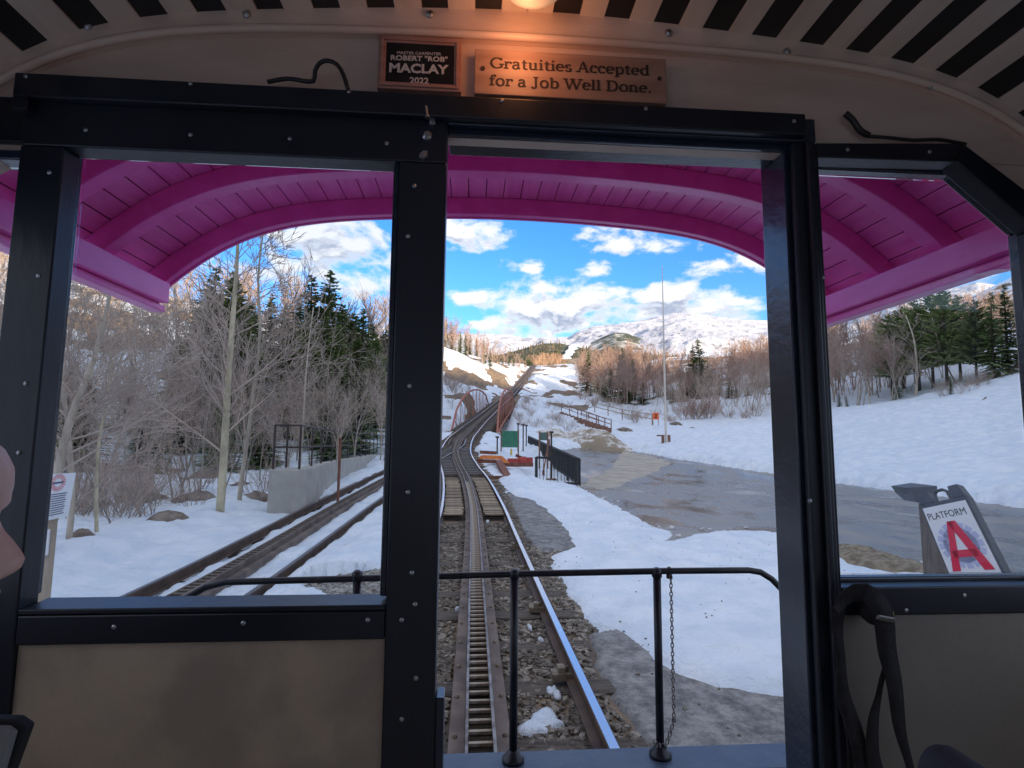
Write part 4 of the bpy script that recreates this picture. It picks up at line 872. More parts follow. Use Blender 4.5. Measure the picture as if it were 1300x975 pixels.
# concrete abutment with handrail, left of the siding
Ya = 13.4; pa = W(345, 645, Ya); pb = W(398, 645, Ya); zt = W(398, 596, Ya)[2]
xb = float(W(382, 640, Ya)[0]); xa = float(W(341, 640, Ya)[0])
ab = thing('concrete_abutment', 'pale concrete block and retaining wall beside the siding', 'retaining wall', (xb-.4, Ya, 0))
MB().box((xa, Ya-.1, -.6), (xb, Ya+1.0, zt)).build('end_block', m_conc, ab, bevel=.02)
wp = [(xb-.02, Ya+1.01, zt-.01)]+[tuple(W(a_, b_, c_)) for a_, b_, c_ in ((414, 588.5, 17), (437, 584, 20.5), (462, 580, 25), (482, 576, 31), (497, 573, 38))]
B = MB()
for i in range(len(wp)-1):
    a, b = np.array(wp[i]), np.array(wp[i+1]); n_ = 4; vs = []
    for q in (a, b): vs += [(q[0]-.35, q[1], q[2]-1.8), (q[0], q[1], q[2]-1.8), (q[0], q[1], q[2]), (q[0]-.35, q[1], q[2])]
    B.add(vs, [(0, 1, 5, 4), (1, 2, 6, 5), (2, 3, 7, 6), (3, 0, 4, 7)])
B.build('wall_run', m_conc, ab)
hr = thing('handrail', 'dark steel handrail on top of the concrete abutment', 'handrail', (xb-.4, Ya, zt))
ht = W(370, 540, Ya)[2]-zt
def hpost(p, h, r=.028): MB().tube([p, (p[0], p[1], p[2]+h)], r, 6).build('rail_post', m_dkst, hr)
P0 = [np.array([xa+.06, Ya, zt]), np.array([xb-.08, Ya, zt]), np.array([xa+.06, Ya+.9, zt])]
for p in P0: hpost(p, ht)
pts = [P0[1]]+[np.array(w)+np.array([-.15, 0, 0]) for w in wp[1:]]
dn = []
for i in range(len(pts)-1):
    n_ = max(1, int(np.linalg.norm(pts[i+1]-pts[i])/1.4))
    for k in range(n_): dn.append(pts[i]+(pts[i+1]-pts[i])*(k/n_))
dn.append(pts[-1])
for p in dn[1:]: hpost(p, ht, .024)
for hh_ in (ht, ht*.5):
    z_ = np.array([0, 0, hh_]); MB().tube([p+z_ for p in dn], .025, 6).build('top_bar', m_dkst, hr)
    MB().tube([P0[1]+z_, P0[0]+z_, P0[2]+z_], .025, 6).build('top_bar', m_dkst, hr)
# sunk pit with red girders between wall and siding
pit = thing('pit_girders', 'rusty red girders and dark timbers in the pit behind the concrete block', 'girders', (xb+.2, 15, 0))
for i in range(6):
    y = 14.3+i*1.3; x = tr_at(SIDE, y, 0)-1.3; z = tr_at(SIDE, y, 2)-.22; MB().beam((x-.1, y, z), (x+.55, y, z), .22, .16).build('cross_girder', m_redt if i % 2 else m_dkst, pit)
MB().beam((tr_at(SIDE, 14, 0)-1.0, 14, tr_at(SIDE, 14, 2)-.2), (tr_at(SIDE, 22, 0)-1.02, 22, tr_at(SIDE, 22, 2)-.2), .14, .14).build('side_girder', m_rust, pit)
p = col_at(432, 14.2); tag(MB().tube([p, (p[0], p[1], 1.75)], .035, 8).build('marker_post', m_rust), 'rusty upright post between the handrail and the siding rail', 'post')

# bridge trusses
def truss(name, label, off, ya, yb, hmax, shift=0):
    t = thing(name, label, 'bridge truss', tuple(at_main((ya+yb)/2, off)[0])); N = 10; lo_, hi_ = [], []
    for i in range(N+1):
        y = ya+(yb-ya)*i/N; p, a, tt = at_main(y, off, -.75); k = i/N; q = (4*k*(1-k))**.62; lo_.append(p); hi_.append(p+np.array([0, 0, .12+hmax*q]))
    for L_, nm, w in ((hi_, 'top_chord', .17), (lo_, 'bottom_chord', .2)):
        B = MB()
        for a, b in zip(L_[:-1], L_[1:]): B.beam(a, b+(b-a)*.04, .13, w)
        B.build(nm, m_redt, t)
    for i in range(1, N): MB().beam(lo_[i], hi_[i], .07, .07, (0, 1, 0)).build('upright', m_redt, t)
    for i in range(0, N):
        a, b = (lo_[i], hi_[i+1]) if i >= N//2 else (hi_[i], lo_[i+1])
        MB().beam(a, b, .04, .045, (0, 1, 0)).build('diagonal', m_redt, t)
    return t
truss('bridge_truss', 'arched rusty red lattice truss on the left side of the rail bridge', -1.85, 45, 80, 3.2)
truss('bridge_truss', 'arched rusty red lattice truss on the right side of the rail bridge', 1.95, 44, 80, 3.3)
for s, y in ((1, 43.4), (-1, 44.4), (1, 81)):
    p, a, t = at_main(y, s*1.3, -.45); tag(MB().box(p-np.array([.9, .7, 2.4]), p+np.array([.9, .7, 0])).build('bridge_pier', m_conc), {(1, 43.4): 'concrete bearing block under the near end of the right truss', (-1, 44.4): 'concrete bearing block under the near end of the left truss', (1, 81): 'concrete bearing block under the far end of the bridge'}[(s, y)], 'pier')
brd = thing('bridge_deck', 'dark timber deck of the rail bridge with jutting tie ends', 'bridge deck', tuple(at_main(60, 0)[0]))
tb = MB().box((-1.55, -.12, -.2), (1.55, .12, 0)).mesh('deck_tie', m_tie)
for i in range(74):
    p, a, t = at_main(42.5+i*.52, 0, -.17); inst(tb, 'deck_tie', p-ORIG[brd.name], brd, rot=(t, 0, a))
for s in (-1, 1): sweep(MAIN, s*.9, rect(-.15, .15, -.95, -.38), 43, 81, 'girder', m_dkst, brd)

# green boards, machine arm, picket fence by the switch
def board_sign(name, label, px, py0, py1, pyb, w, Y, colr, extra=True):
    c = W(px, pyb, Y); zb = h1(c[0], Y); z1 = W(px, py0, Y)[2]; z0 = W(px, py1, Y)[2]; t = thing(name, label, 'sign', (c[0], Y, zb))
    for s in (-1, 1): MB().box((c[0]+s*w/2-.035, Y-.03, min(zb, z0)-.2), (c[0]+s*w/2+.035, Y+.03, z1+.06)).build('post', m_brwood, t)
    MB().box((c[0]-w/2+.036, Y-.02, z0), (c[0]+w/2-.036, Y+.02, z1)).build('board', colr, t, bevel=.01)
    return t
m_grn = mat('green_board', (.03, .17, .10), .6, col2=(.05, .22, .13), nscale=3)
board_sign('notice_board', 'large green board on rusty posts beside the bridge end', 647, 547, 568, 588, .95, 30, m_grn)
board_sign('notice_board', 'small grey green board on a post left of the picket fence', 690, 549, 559, 590, .42, 27.5, mat('grey_green_board', (.09, .17, .15), .6))
for px, t_, b_, Y, lab in [(657.5, 539, 575, 33, 'thin rusty post just right of the green board, left of a pair'), (664, 540, 582, 33, 'thin rusty post right of the green board, right of a pair'), (700, 550, 612, 24, 'rusty square topped post in front of the picket fence'), (631, 556, 590, 28, 'leaning rusty post left of the green board'), (668, 541, 575, 36, 'thin dark post at the far end of the picket fence')]:
    c = W(px, b_, Y); zz = h1(c[0], Y); tp = W(px, t_, Y)[2]
    o = MB().box((c[0]-.035, Y-.035, zz-.1), (c[0]+.035, Y+.035, tp)).box((c[0]-.09, Y-.06, tp), (c[0]+.09, Y+.06, tp+.09)).build('steel_post', m_dkst); tag(o, lab, 'post')
c = W(700, 616, 23.5); tag(MB().box((c[0]-.2, 23.3, h1(c[0], 23.5)), (c[0]+.2, 23.7, h1(c[0], 23.5)+.18)).build('post_footing', m_rust), 'low rusty footing in the snow before the picket fence', 'footing')
m_org = mat('orange_paint', (.80, .24, .05), .6, col2=(.6, .17, .05), nscale=4); m_redm = mat('machine_red', (.38, .05, .04), .6)
arm = [W(605.5, 590, 25), W(612, 580, 25), W(636, 581, 25.2), W(647, 591, 25.4)]
t = thing('orange_machine', 'orange bent arm and red machinery of the switch drive beside the track', 'machine', arm[1]-np.array([0, 0, .4]))
B = MB()
for a, b in zip(arm[:-1], arm[1:]): B.beam(a, np.array(b)+(np.array(b)-np.array(a))*.03, .12, .17)
B.build('arm', m_org, t, bevel=.01)
c = W(652, 587, 25.6); MB().box(c-np.array([.28, .2, .12]), c+np.array([.2, .2, .18])).build('motor_box', m_redm, t, bevel=.02)
c = W(664, 586, 25.8); MB().lathe([(.2, -.25), (.24, -.1), (.24, .12), (.12, .25)], c, 12, axis=0).build('drum', m_redm, t); MB().beam(c+np.array([-.35, 0, .3]), c+np.array([.2, 0, .05]), .1, .14).build('lever', m_rust, t); MB().box(c+np.array([.15, -.15, -.1]), c+np.array([.45, .15, .2])).build('motor_box', m_redm, t, bevel=.02)
c = W(649, 578, 25.6); MB().tube([c, c+np.array([0, 0, .3])], .05, 6).build('knob', mat('yellow_knob', (.6, .5, .05), .5), t)
t = thing('switch_frame', 'rust brown steel channel frame lying beside the track switch', 'frame', g(640, 606))
for a, b, w in [((606, 585, 23.8), (632, 586, 23.6), .2), ((633, 586, 23.4), (648, 612, 19.5), .26), ((612, 607, 20.0), (650, 607, 20.2), .24), ((632, 590, 23.2), (676, 590, 23.6), .18), ((609, 574, 27), (630, 575, 27), .2)]:
    MB().beam(W(*a)+np.array([0, 0, .0]), W(*b), w, .16).build('channel', m_rust, t)
# picket fence
def fence_line(name, label, cat, P, post_step, nrails, hgt, m, pr=.03, picket=None, rails=None, group=None):
    t = thing(name, label, cat, P[0], group); P = [np.array(p, float) for p in P]
    for a, b in zip(P[:-1], P[1:]):
        L_ = np.linalg.norm(b-a); n_ = max(1, int(round(L_/post_step)))
        for k in range(n_+1):
            if k == 0 and a is not P[0]: continue
            q = a+(b-a)*k/n_; MB().beam(q-np.array([0, 0, .25]), q+np.array([0, 0, hgt]), pr*2, pr*2, (0, 1, 0)).build('post', m, t)
        for r_ in (rails or [(i+1)/nrails for i in range(nrails)]):
            z_ = np.array([0, 0, hgt*r_-pr*.4]); MB().beam(a+z_, b+z_, pr*1.1, pr*1.7).build('rail', m, t)
        if picket:
            n_ = int(L_/picket); me = MB().box((-.012, -.012, .06), (.012, .012, hgt-.04)).mesh('picket', m)
            for k in range(1, n_): inst(me, 'picket', a+(b-a)*k/n_-ORIG[t.name], t)
    return t
m_pick = mat('picket_paint', (.028, .03, .033), .55, .3)
A = col_at(735, 22.5); A[2] = W(735, 617, 22.5)[2]; Bp = col_at(671, 40); Bp[2] = W(671, 573, 40)[2]; Cc = col_at(681, 22.9); Cc[2] = A[2]+.05
fence_line('picket_fence', 'black steel picket fence between the switch and the wet lot', 'fence', [Cc, A, Bp], 2.6, 1, 1.12, m_pick, .055, .14, [.1, 1.0])
fence_line('plank_fence', 'grey timber guard rail leaning at the back of the picket fence', 'fence', [W(697, 560, 29), W(690, 600, 25)], 9, 1, .1, m_rust, .05)
# ramp fences farther up
fence_line('ramp_fence', 'brown ramp railing climbing to the footbridge right of the line', 'fence', [W(713, 521, 64), W(745, 534, 57), W(776, 544, 52)], 2.2, 2, .85, m_brwood, .038)
fence_line('ramp_fence', 'pale timber railing along the far side of the ramp', 'fence', [W(755, 521, 67), W(790, 530, 63), W(828, 537, 60)], 2.0, 2, .95, m_wood, .055)
fence_line('ramp_fence', 'short steep brown railing at the right end of the pale railing', 'fence', [W(738, 529, 64), W(768, 541, 58)], 2.2, 2, .85, m_brwood, .05)
rb = thing('ramp_bank', 'brown boarded side of the ramp below the railing', 'ramp', W(750, 545, 56))
for i in range(14):
    k = i/13; a = W(713+60*k, 523+20*k, 64.3-12*k); MB().box(a-np.array([.25, .06, .8]), a+np.array([.25, .06, 0])).build('plank', m_brwood, rb)
# orange notice, flagpole, rocks in the field
c = col_at(833, 60); zt_ = W(833, 524, 60)[2]
t = thing('orange_sign', 'small square orange sign standing in the snow by the pale railing', 'sign', c); MB().box((c[0]-.36, c[1]-.02, zt_-.75), (c[0]+.36, c[1]+.02, zt_)).build('panel', mat('orange_sign', (.85, .13, .02), .5), t, bevel=.01); MB().box((c[0]-.14, c[1]-.026, zt_-.62), (c[0]+.10, c[1]-.021, zt_-.5)).box((c[0]-.02, c[1]-.026, zt_-.5), (c[0]+.1, c[1]-.021, zt_-.18)).box((c[0]-.1, c[1]-.026, zt_-.24), (c[0]+.18, c[1]-.021, zt_-.16)).build('black_mark', m_blk, t)
for s in (-.3, .3): MB().box((c[0]+s-.03, c[1]+.02, c[2]-.1), (c[0]+s+.03, c[1]+.07, zt_-.7)).build('leg', m_brwood, t)
c = col_at(845.5, 47); tz = W(843.5, 340, 47)[2]
t = thing('flagpole', 'tall thin white flagpole rising from the snow field', 'flagpole', c); MB().tube([c, (c[0], c[1], c[2]+(tz-c[2])*.5), (c[0], c[1], tz)], [.10, .075, .03], 10).build('pole', mat('pole_white', (.62, .56, .48), .5, col2=(.7, .64, .56), nscale=.3), t); MB().lathe([(.02, 0), (.07, .05), (.07, .1), (.01, .15)], (c[0], c[1], tz), 8).build('finial', MATS['pole_white'], t)
for s in (-1, 1): MB().box((c[0]+s*.28-.1, 46.9, c[2]-.2), (c[0]+s*.28+.1, 47.1, c[2]+.75)).build('base_post', m_brwood, t)
tag(MB().box((c[0]-.9, 46.5, c[2]+.62), (c[0]-.3, 46.8, c[2]+.75)).build('low_bench_board', m_brwood), 'low brown board just left of the flagpole foot', 'board')
def boulder(px, py, w, label, m, seed, hgt=.6, cap=False, grp=None):
    c = g(px, py); r = np.random.default_rng(seed); B = MB(); n = 9; vs = []; rows = [(-.5, .75), (-.1, 1), (.25, .86), (.48, .5), (.56, .1)]
    ph = r.uniform(0, 6.3, 4)
    for h, s in rows:
        for k in range(n):
            t = 2*math.pi*k/n; q = s*(1+.22*math.sin(2*t+ph[0])+.14*math.sin(3*t+ph[1]))*(1+r.uniform(-.08, .08)); vs.append((c[0]+w/2*q*math.cos(t), c[1]+w/2*.7*q*math.sin(t), c[2]+w*hgt*(h+r.uniform(-.05, .05)+.1*math.sin(t+ph[2]))))
    fs = [(i*n+k, i*n+(k+1) % n, (i+1)*n+(k+1) % n, (i+1)*n+k) for i in range(4) for k in range(n)]+[tuple(4*n+k for k in range(n))]
    o = B.add(vs, fs).build('boulder', m, None); return tag(o, label, 'rock', grp)
m_rock = mat('boulder_rock', (.13, .10, .085), .9, col2=(.27, .23, .19), nscale=4, bump=.02, bscale=12, world=True)
for i, (px, py, w, lab) in enumerate([(857, 541, 2.3, 'flat grey rock in the snow right of the flagpole'), (790, 548, 2.0, 'low brown rock beside the dirty snow bank'), (880, 545, 1.0, 'small flat rock far right of the flagpole'), (320, 640, 1.1, 'rounded rock in the snow behind the second aspen trunk'), (352, 655, .35, 'stone showing at the snow edge before the concrete block'), (215, 665, .9, 'brown rock by the stream left of the tall aspen'), (130, 650, 1.1, 'brown stream rock near the paper notice'), (245, 640, 1.3, 'rock with snow around it behind the shrubs'), (180, 640, 1.5, 'broad rock deep in the thicket'), (310, 622, 1.0, 'squat rock below the concrete block'), (285, 645, .7, 'small rock at the foot of the tall aspen'), (100, 690, .8, 'dark rock at the snow edge under the paper notice'), (265, 612, 1.6, 'large dark rock far back in the thicket')]):
    boulder(px, py, w, lab, m_rock, i+5, .35 if i < 3 else .5)
p = np.array([tr_at(SIDE, 9.3, 0)-1.1, 9.3, 0]); 
for i, (px, py, w, lab) in enumerate([(300, 694, .28, 'flat stone against the left siding rail, nearest'), (340, 668, .3, 'flat stone against the left siding rail, middle'), (335, 690, .22, 'stone between the siding rail and rack'), (350, 601+50, .25, 'flat stone below the concrete block corner'), (470, 655, .28, 'brown stone right of the siding right rail, far'), (452, 668, .3, 'brown stone right of the siding right rail, near'), (786, 798, .16, 'dark stone poking out of the near snow patch edge'), (885, 866, .05, 'tiny dark stone at the lower edge of the near snow'), (770, 678, .09, 'small brown clod in the snow patch'), (752, 645, .09, 'farther brown clod in the snow patch')]):
    boulder(px, py, w, lab, m_rock, i+50, .3)
# dirty ploughed bank beyond the lot
BX, BY = np.meshgrid(np.linspace(-7, 7, 120), np.linspace(-2.6, 2.6, 50), indexing='ij'); c = W(742, 566, 47); cz = H(c[0]+BX, 47+BY-.12*BX)-.05
hb = (1.25+.25*np.sin(BX*1.1))*np.exp(-(BX/3.7)**4)*np.clip(1-(BY/2.4)**2, 0, 1)**.6+(fbm(BX*1.3+40, BY*1.3, 4)-.5)*.7*np.exp(-(BX/3.9)**4)*(np.abs(BY) < 2.3)-.1
M_ = bpy.data.materials.new('dirty_snow_bank'); M_.use_nodes = True; T = NT(M_.node_tree); b_ = T.n['Principled BSDF']; b_.inputs['Roughness'].default_value = .85
gg = T.new('ShaderNodeNewGeometry'); n1 = T.noise(gg.outputs['Position'], 2.8, 10, .65); sp_ = T.new('ShaderNodeSeparateXYZ'); T.link(gg.outputs['Normal'], sp_.inputs[0]); T.link(T.mix(T.ramp(T.math('ADD', T.math('MULTIPLY', T.math('SUBTRACT', n1, .5), .9), sp_.outputs[2]), .72, .95), (.33, .27, .195), (.68, .67, .66)), b_.inputs['Base Color']); bp = T.new('ShaderNodeBump'); bp.inputs['Distance'].default_value = .1; T.link(T.noise(gg.outputs['Position'], 5, 6), bp.inputs['Height']); T.link(bp.outputs[0], b_.inputs['Normal'])
tag(grid_mesh('snow_bank', np.stack([c[0]+BX, 47+BY-.12*BX, cz+hb], -1), np.ones((119, 49), bool), M_), 'dirty ploughed snow bank with a brown face at the far edge of the lot', kind='structure')
# sandwich board
Yb = 4.1; _r = [ray(*q) for q in ((1172, 646), (1226, 635), (1206, 728), (1271, 725))]
_sol = np.linalg.solve(np.stack([_r[1], _r[2], -_r[3]], 1), _r[0]*(4.1/_r[0][1])); TLp = CAM+_r[0]*(4.1/_r[0][1]); TRp = CAM+_r[1]*_sol[0]; BLp = CAM+_r[2]*_sol[1]
O = TLp; wB = float(np.linalg.norm(TRp-TLp)); ux = nrm(TRp-TLp); uz = nrm(TLp-BLp); HV = float(np.linalg.norm(TLp-BLp))/wB; un = nrm(np.cross(ux, uz)); zg = h1(float(O[0]), Yb)
print('board', wB, HV, ux@uz, TLp, BLp)
sb = thing('sandwich_board', 'white folding platform sign board with a big red letter and grey handle', 'sign', (float(O[0]), Yb, zg))
def SBp(u, v, w=0): return tuple(O+ux*u*wB+uz*v*wB+un*w)
def slab(pts, w0, w1, name, m, parent, bev=0):
    n = len(pts); vs = [SBp(u, v, w0) for u, v in pts]+[SBp(u, v, w1) for u, v in pts]
    return MB().add(vs, [tuple(range(n)), tuple(range(2*n-1, n-1, -1))]+[(i, i+n, (i+1) % n+n, (i+1) % n) for i in range(n)]).build(name, m, parent, bevel=bev)
sgn = 1 if (un @ (CAM-O)) > 0 else -1
K = HV*1.7
m_sbg = mat('sign_grey_plastic', (.055, .065, .08), .55, col2=(.08, .09, .11), nscale=10); m_sbw = mat('sign_white', (.80, .80, .82), .5)
slab([(-.05, -K), (1.05, -K), (1.05, .10), (-.05, .10)], -sgn*.05, 0, 'frame', m_sbg, sb, .004)
slab([(0, -K+.1), (1, -K+.1), (1, 0), (0, 0)], sgn*.0005, sgn*.005, 'panel', m_sbw, sb)
slab([(-.05, .101), (.30, .101), (.26, .36), (.02, .36)], -sgn*.05, 0, 'hinge_lug', m_sbg, sb, .003); slab([(.72, .101), (1.04, .101), (.98, .38), (.76, .38)], -sgn*.05, 0, 'hinge_lug', m_sbg, sb, .003)
MB().tube([SBp(.34, .08, -sgn*.02), SBp(.36, .30, -sgn*.02), SBp(.45, .36, -sgn*.02), (SBp(.58, .36, -sgn*.02)), SBp(.66, .30, -sgn*.02), SBp(.68, .08, -sgn*.02)], .012, 6).build('handle', m_sbg, sb)
# second leaf behind, leaning the other way
bk = un*-sgn*1.0
vs = []
bk = nrm(np.array([O[0]-CAM[0]-.3, O[1]-CAM[1], 0]))
for u, v, d in [(0, .05, .12), (.9, .05, .12), (.9, -K, 1.3), (0, -K, 1.3)]: vs.append(O+ux*u*wB+uz*v*wB+bk*d*wB)
vs2 = [q+bk*.04 for q in vs]; MB().add(vs+vs2, [(0, 1, 2, 3), (7, 6, 5, 4), (0, 4, 5, 1), (1, 5, 6, 2), (2, 6, 7, 3), (3, 7, 4, 0)]).build('back_leaf', m_sbg, sb)
# print: gear wheel, big letter, word
def onboard(polys, lift, name, m):
    B = MB()
    for P in polys:
        n = len(P); vs = [SBp(u, v, sgn*lift) for u, v in P]+[SBp(u, v, sgn*(lift-.0012)) for u, v in P]; B.add(vs, [tuple(range(n)), tuple(range(2*n-1, n-1, -1))]+[(i, i+n, (i+1) % n+n, (i+1) % n) for i in range(n)])
    return B.build(name, m, sb)
gc = (.50, -HV*.62); teeth = []
for k in range(16):
    t = 2*math.pi*k/16; ct, st_ = math.cos(t), math.sin(t); w_ = .062
    teeth.append([(gc[0]+ct*.24-st_*-w_, gc[1]+st_*.24+ct*-w_), (gc[0]+ct*.46-st_*-w_, gc[1]+st_*.46+ct*-w_), (gc[0]+ct*.46-st_*w_, gc[1]+st_*.46+ct*w_), (gc[0]+ct*.24-st_*w_, gc[1]+st_*.24+ct*w_)])
    t2 = t+2*math.pi/16; teeth.append([(gc[0]+.22*ct, gc[1]+.22*st_), (gc[0]+.36*ct, gc[1]+.36*st_), (gc[0]+.36*math.cos(t2), gc[1]+.36*math.sin(t2)), (gc[0]+.22*math.cos(t2), gc[1]+.22*math.sin(t2))])
onboard(teeth, .0066, 'gear_print', mat('lavender_print', (.50, .52, .72), .5))
a0, a1 = -HV*.98, -HV*.27; aw = (a1-a0)
AL = [[(.10, a0), (.27, a0), (.55, a1), (.42, a1)], [(.42, a1-.0005), (.60, a1-.0005), (.93, a0), (.74, a0)], [(.26, a0+aw*.26), (.26, a0+aw*.40), (.76, a0+aw*.40), (.76, a0+aw*.26)]]
onboard(AL, .0082, 'red_letter_a', mat('red_print', (.72, .01, .05), .45))
v, f = font_text('PLATFORM', 0, 0, 0, .3, None, None, width=.86, bold=.0); mx_ = v[:, 1].max()
MB().add([SBp(.48+p[0], -HV*.205+p[1]*HV*.105/mx_, sgn*.0062+sgn*p[2]*.2) for p in v], f).build('lettering', mat('print_black', (.02, .02, .022), .5), sb)
# timber post behind it
p = W(1188, 690, 4.45); tag(MB().box((p[0]-.07, 4.38, zg-.2), (p[0]+.07, 4.52, W(1188, 640, 4.45)[2])).build('timber_post', mat('grey_timber', (.14, .115, .10), .85, col2=(.2, .17, .15), nscale=5, stretch=(8, 8, 1))), 'grey square timber post behind the folding sign board', 'post')
p = W(1172, 626, 4.5); t = thing('lamp_housing', 'open dark box housing on top of the timber post', 'box', p)
MB().add([W(1149, 619, 4.35), W(1174, 615, 4.5), W(1190, 617, 4.5), W(1190, 640, 4.5), W(1166, 638, 4.4), W(1155, 628, 4.35)]+[W(1149, 619, 4.35)+np.array([.02, .18, 0]), W(1174, 615, 4.5)+np.array([.02, .18, 0]), W(1190, 617, 4.5)+np.array([.02, .18, 0]), W(1190, 640, 4.5)+np.array([.02, .18, 0]), W(1166, 638, 4.4)+np.array([.02, .18, 0]), W(1155, 628, 4.35)+np.array([.02, .18, 0])],
         [(5, 4, 3, 2, 1, 0), (6, 7, 8, 9, 10, 11)]+[(i, (i+1) % 6, (i+1) % 6+6, i+6) for i in range(6)]).build('housing', m_sbg, t, bevel=.003)
# paper notice on a post, far left
Yn2 = 4.6; q = [W(64, 602, Yn2), W(96, 600, Yn2), W(86, 655, Yn2), W(56, 662, Yn2)]
pn = thing('paper_notice', 'white paper notice with a red sunburst on a post at the left window edge', 'notice', (q[3][0]+.05, Yn2, h1(q[3][0], Yn2)))
un2 = np.array([0, 1., 0])
MB().add([tuple(a) for a in q]+[tuple(a+un2*.006) for a in q], [(3, 2, 1, 0), (4, 5, 6, 7), (0, 1, 5, 4), (1, 2, 6, 5), (2, 3, 7, 6), (3, 0, 4, 7)]).build('sheet', mat('paper_white', (.72, .75, .80), .7), pn)
def QP(u, v, d=-.002):  # u right, v down
    a = q[0]+(q[1]-q[0])*u; b = q[3]+(q[2]-q[3])*u; r_ = a+(b-a)*v; return (r_[0], r_[1]+d, r_[2])
B = MB()
for k in range(20):
    t = 2*math.pi*k/20; B.add([QP(.36+.15*math.cos(t-.05), .20+.09*math.sin(t-.05)), QP(.36+.15*math.cos(t+.05), .20+.09*math.sin(t+.05)), QP(.36+.31*math.cos(t+.07), .20+.19*math.sin(t+.07)), QP(.36+.31*math.cos(t-.07), .20+.19*math.sin(t-.07))], [(0, 1, 2, 3)])
B.build('sunburst', mat('notice_red', (.6, .03, .06), .6), pn)
B = MB(); B.add([QP(.14, .185), QP(.58, .175), QP(.58, .215), QP(.14, .225)], [(0, 3, 2, 1)])
for k in range(10):
    v0 = .44+k*.05; B.add([QP(.12, v0), QP(.80-.03*(k % 3), v0-.004), QP(.80-.03*(k % 3), v0+.018), QP(.12, v0+.022)], [(0, 3, 2, 1)])
B.build('printed_lines', mat('notice_ink', (.10, .12, .2), .6), pn)
MB().box((q[3][0]-.02, Yn2+.008, h1(q[3][0], Yn2)-.2), (q[3][0]+.06, Yn2+.06, q[3][2]+.2)).build('post', m_wood, pn)
MB().box((q[3][0]-.02, Yn2-.01, W(60, 705, Yn2)[2]), (q[3][0]+.05, Yn2+.007, W(60, 672, Yn2)[2])).build('small_plate', MATS['paper_white'], pn)

# ------------------------------------------------------------------ trees
def rvec(r): return np.array([r.gauss(0, 1), r.gauss(0, 1), r.gauss(0, 1)])
def tubes(B, P, R_, n):
    B.tube(P, R_, n, cap=False)
def bare_tree(seed, h=10., r0=.11, nstem=1, spread=.55, levels=4, twigs=(5, 4, 4), rtw=.011, first=.25, lean=.05, updraft=.35, bend=.08):
    r = random.Random(seed); TB = MB(); CB = MB()
    def grow(p, d, L_, r0_, lev, B, side):
        n = 5 if lev == 0 else (4 if lev == 1 else 3); pts = [p]; dd = d
        for i in range(n):
            dd = nrm(dd+rvec(r)*bend*(1+.8*lev)+np.array([0, 0, updraft*.12*lev])); pts.append(pts[-1]+dd*L_/n)
        rr = [max(r0_*(1-.72*i/n), rtw*.6) for i in range(n+1)]
        tubes(TB if lev == 0 else CB, pts, rr, (7 if lev == 0 else 4 if lev == 1 else 3)); return pts, rr
    def rec(p, d, L_, r0_, lev):
        pts, rr = grow(p, d, L_, r0_, lev, None, 0)
        if lev >= levels-1: return
        k = twigs[lev]; 
        for i in range(k):
            f = first+(1-first)*(i+r.random()*.8)/k if lev == 0 else .2+.8*(i+r.random())/k
            j = min(int(f*(len(pts)-1)), len(pts)-2); a = f*(len(pts)-1)-j; q = pts[j]+(pts[j+1]-pts[j])*a; ax = nrm(pts[j+1]-pts[j])
            s = rvec(r); s = nrm(s-ax*(s@ax)); ang = spread*(.7+.6*r.random()); nd = nrm(ax*math.cos(ang)+s*math.sin(ang)+np.array([0, 0, updraft*.3]))
            rec(q, nd, L_*(.62-.30*f if lev == 0 else .55)*(.7+.5*r.random()), max((rr[j]+(rr[j+1]-rr[j])*a)*.55, rtw), lev+1)
    for s in range(nstem):
        a = r.uniform(0, 6.28); d = nrm(np.array([math.cos(a)*(lean+.18*(nstem > 1)), math.sin(a)*(lean+.18*(nstem > 1)), 1])); off = np.array([math.cos(a), math.sin(a), 0])*.12*(nstem > 1)
        rec(off+np.array([0, 0, -.3]), d, h*(1 if s == 0 else r.uniform(.7, .95)), r0*(1 if s == 0 else .75), 0)
    return TB, CB
def conifer(seed, h=10., w=2.2, dens=1.0, taper=1.0, droop=.25, bare=.08):
    r = random.Random(seed); TB = MB().tube([(0, 0, -.4), (0, 0, h*.5), (0, 0, h*.98)], [h*.014+.03, h*.009+.02, .02], 6); V = []; F = []
    hh_ = h*bare
    while hh_ < h*.99:
        k = hh_/h; L_ = w*((1-k)**taper)*(.75+.5*r.random())+.12; nb = max(4, int((5+L_*2.2)*dens))
        for i in range(nb):
            a = r.uniform(0, 6.28); Lb = L_*(.7+.45*r.random()); up = .35*k+.12-droop*(1-k); m_ = max(2, int(Lb/.32)); ca, sa = math.cos(a), math.sin(a); zb = hh_+r.uniform(-.1, .1)
            for j in range(m_):
                t0 = j/m_; t1 = min(1.08, (j+1.5)/m_); z0 = zb+up*Lb*t0-droop*.7*Lb*t0*t0; z1 = zb+up*Lb*t1-droop*.7*Lb*t1*t1; wd_ = (.10+.22*Lb*(1-t0)*.6)*(.7+.6*r.random())
                for s in (-1, 1):
                    q0 = (ca*Lb*t0, sa*Lb*t0, z0); q1 = (ca*Lb*t1, sa*Lb*t1, z1+r.uniform(-.03, .03)); tm = (t0+t1)/2
                    q2 = (ca*Lb*(tm+.08)-sa*s*wd_, sa*Lb*(tm+.08)+ca*s*wd_, (z0+z1)/2-wd_*.35+r.uniform(-.05, .03)); n_ = len(V); V += [q0, q1, q2]; F.append((n_, n_+1, n_+2) if s < 0 else (n_+1, n_, n_+2))
        hh_ += (.16+.012*h*(1-k))*(.8+.4*r.random())/dens**.5
    B = MB(); B.v = V; B.f = F; return TB, B
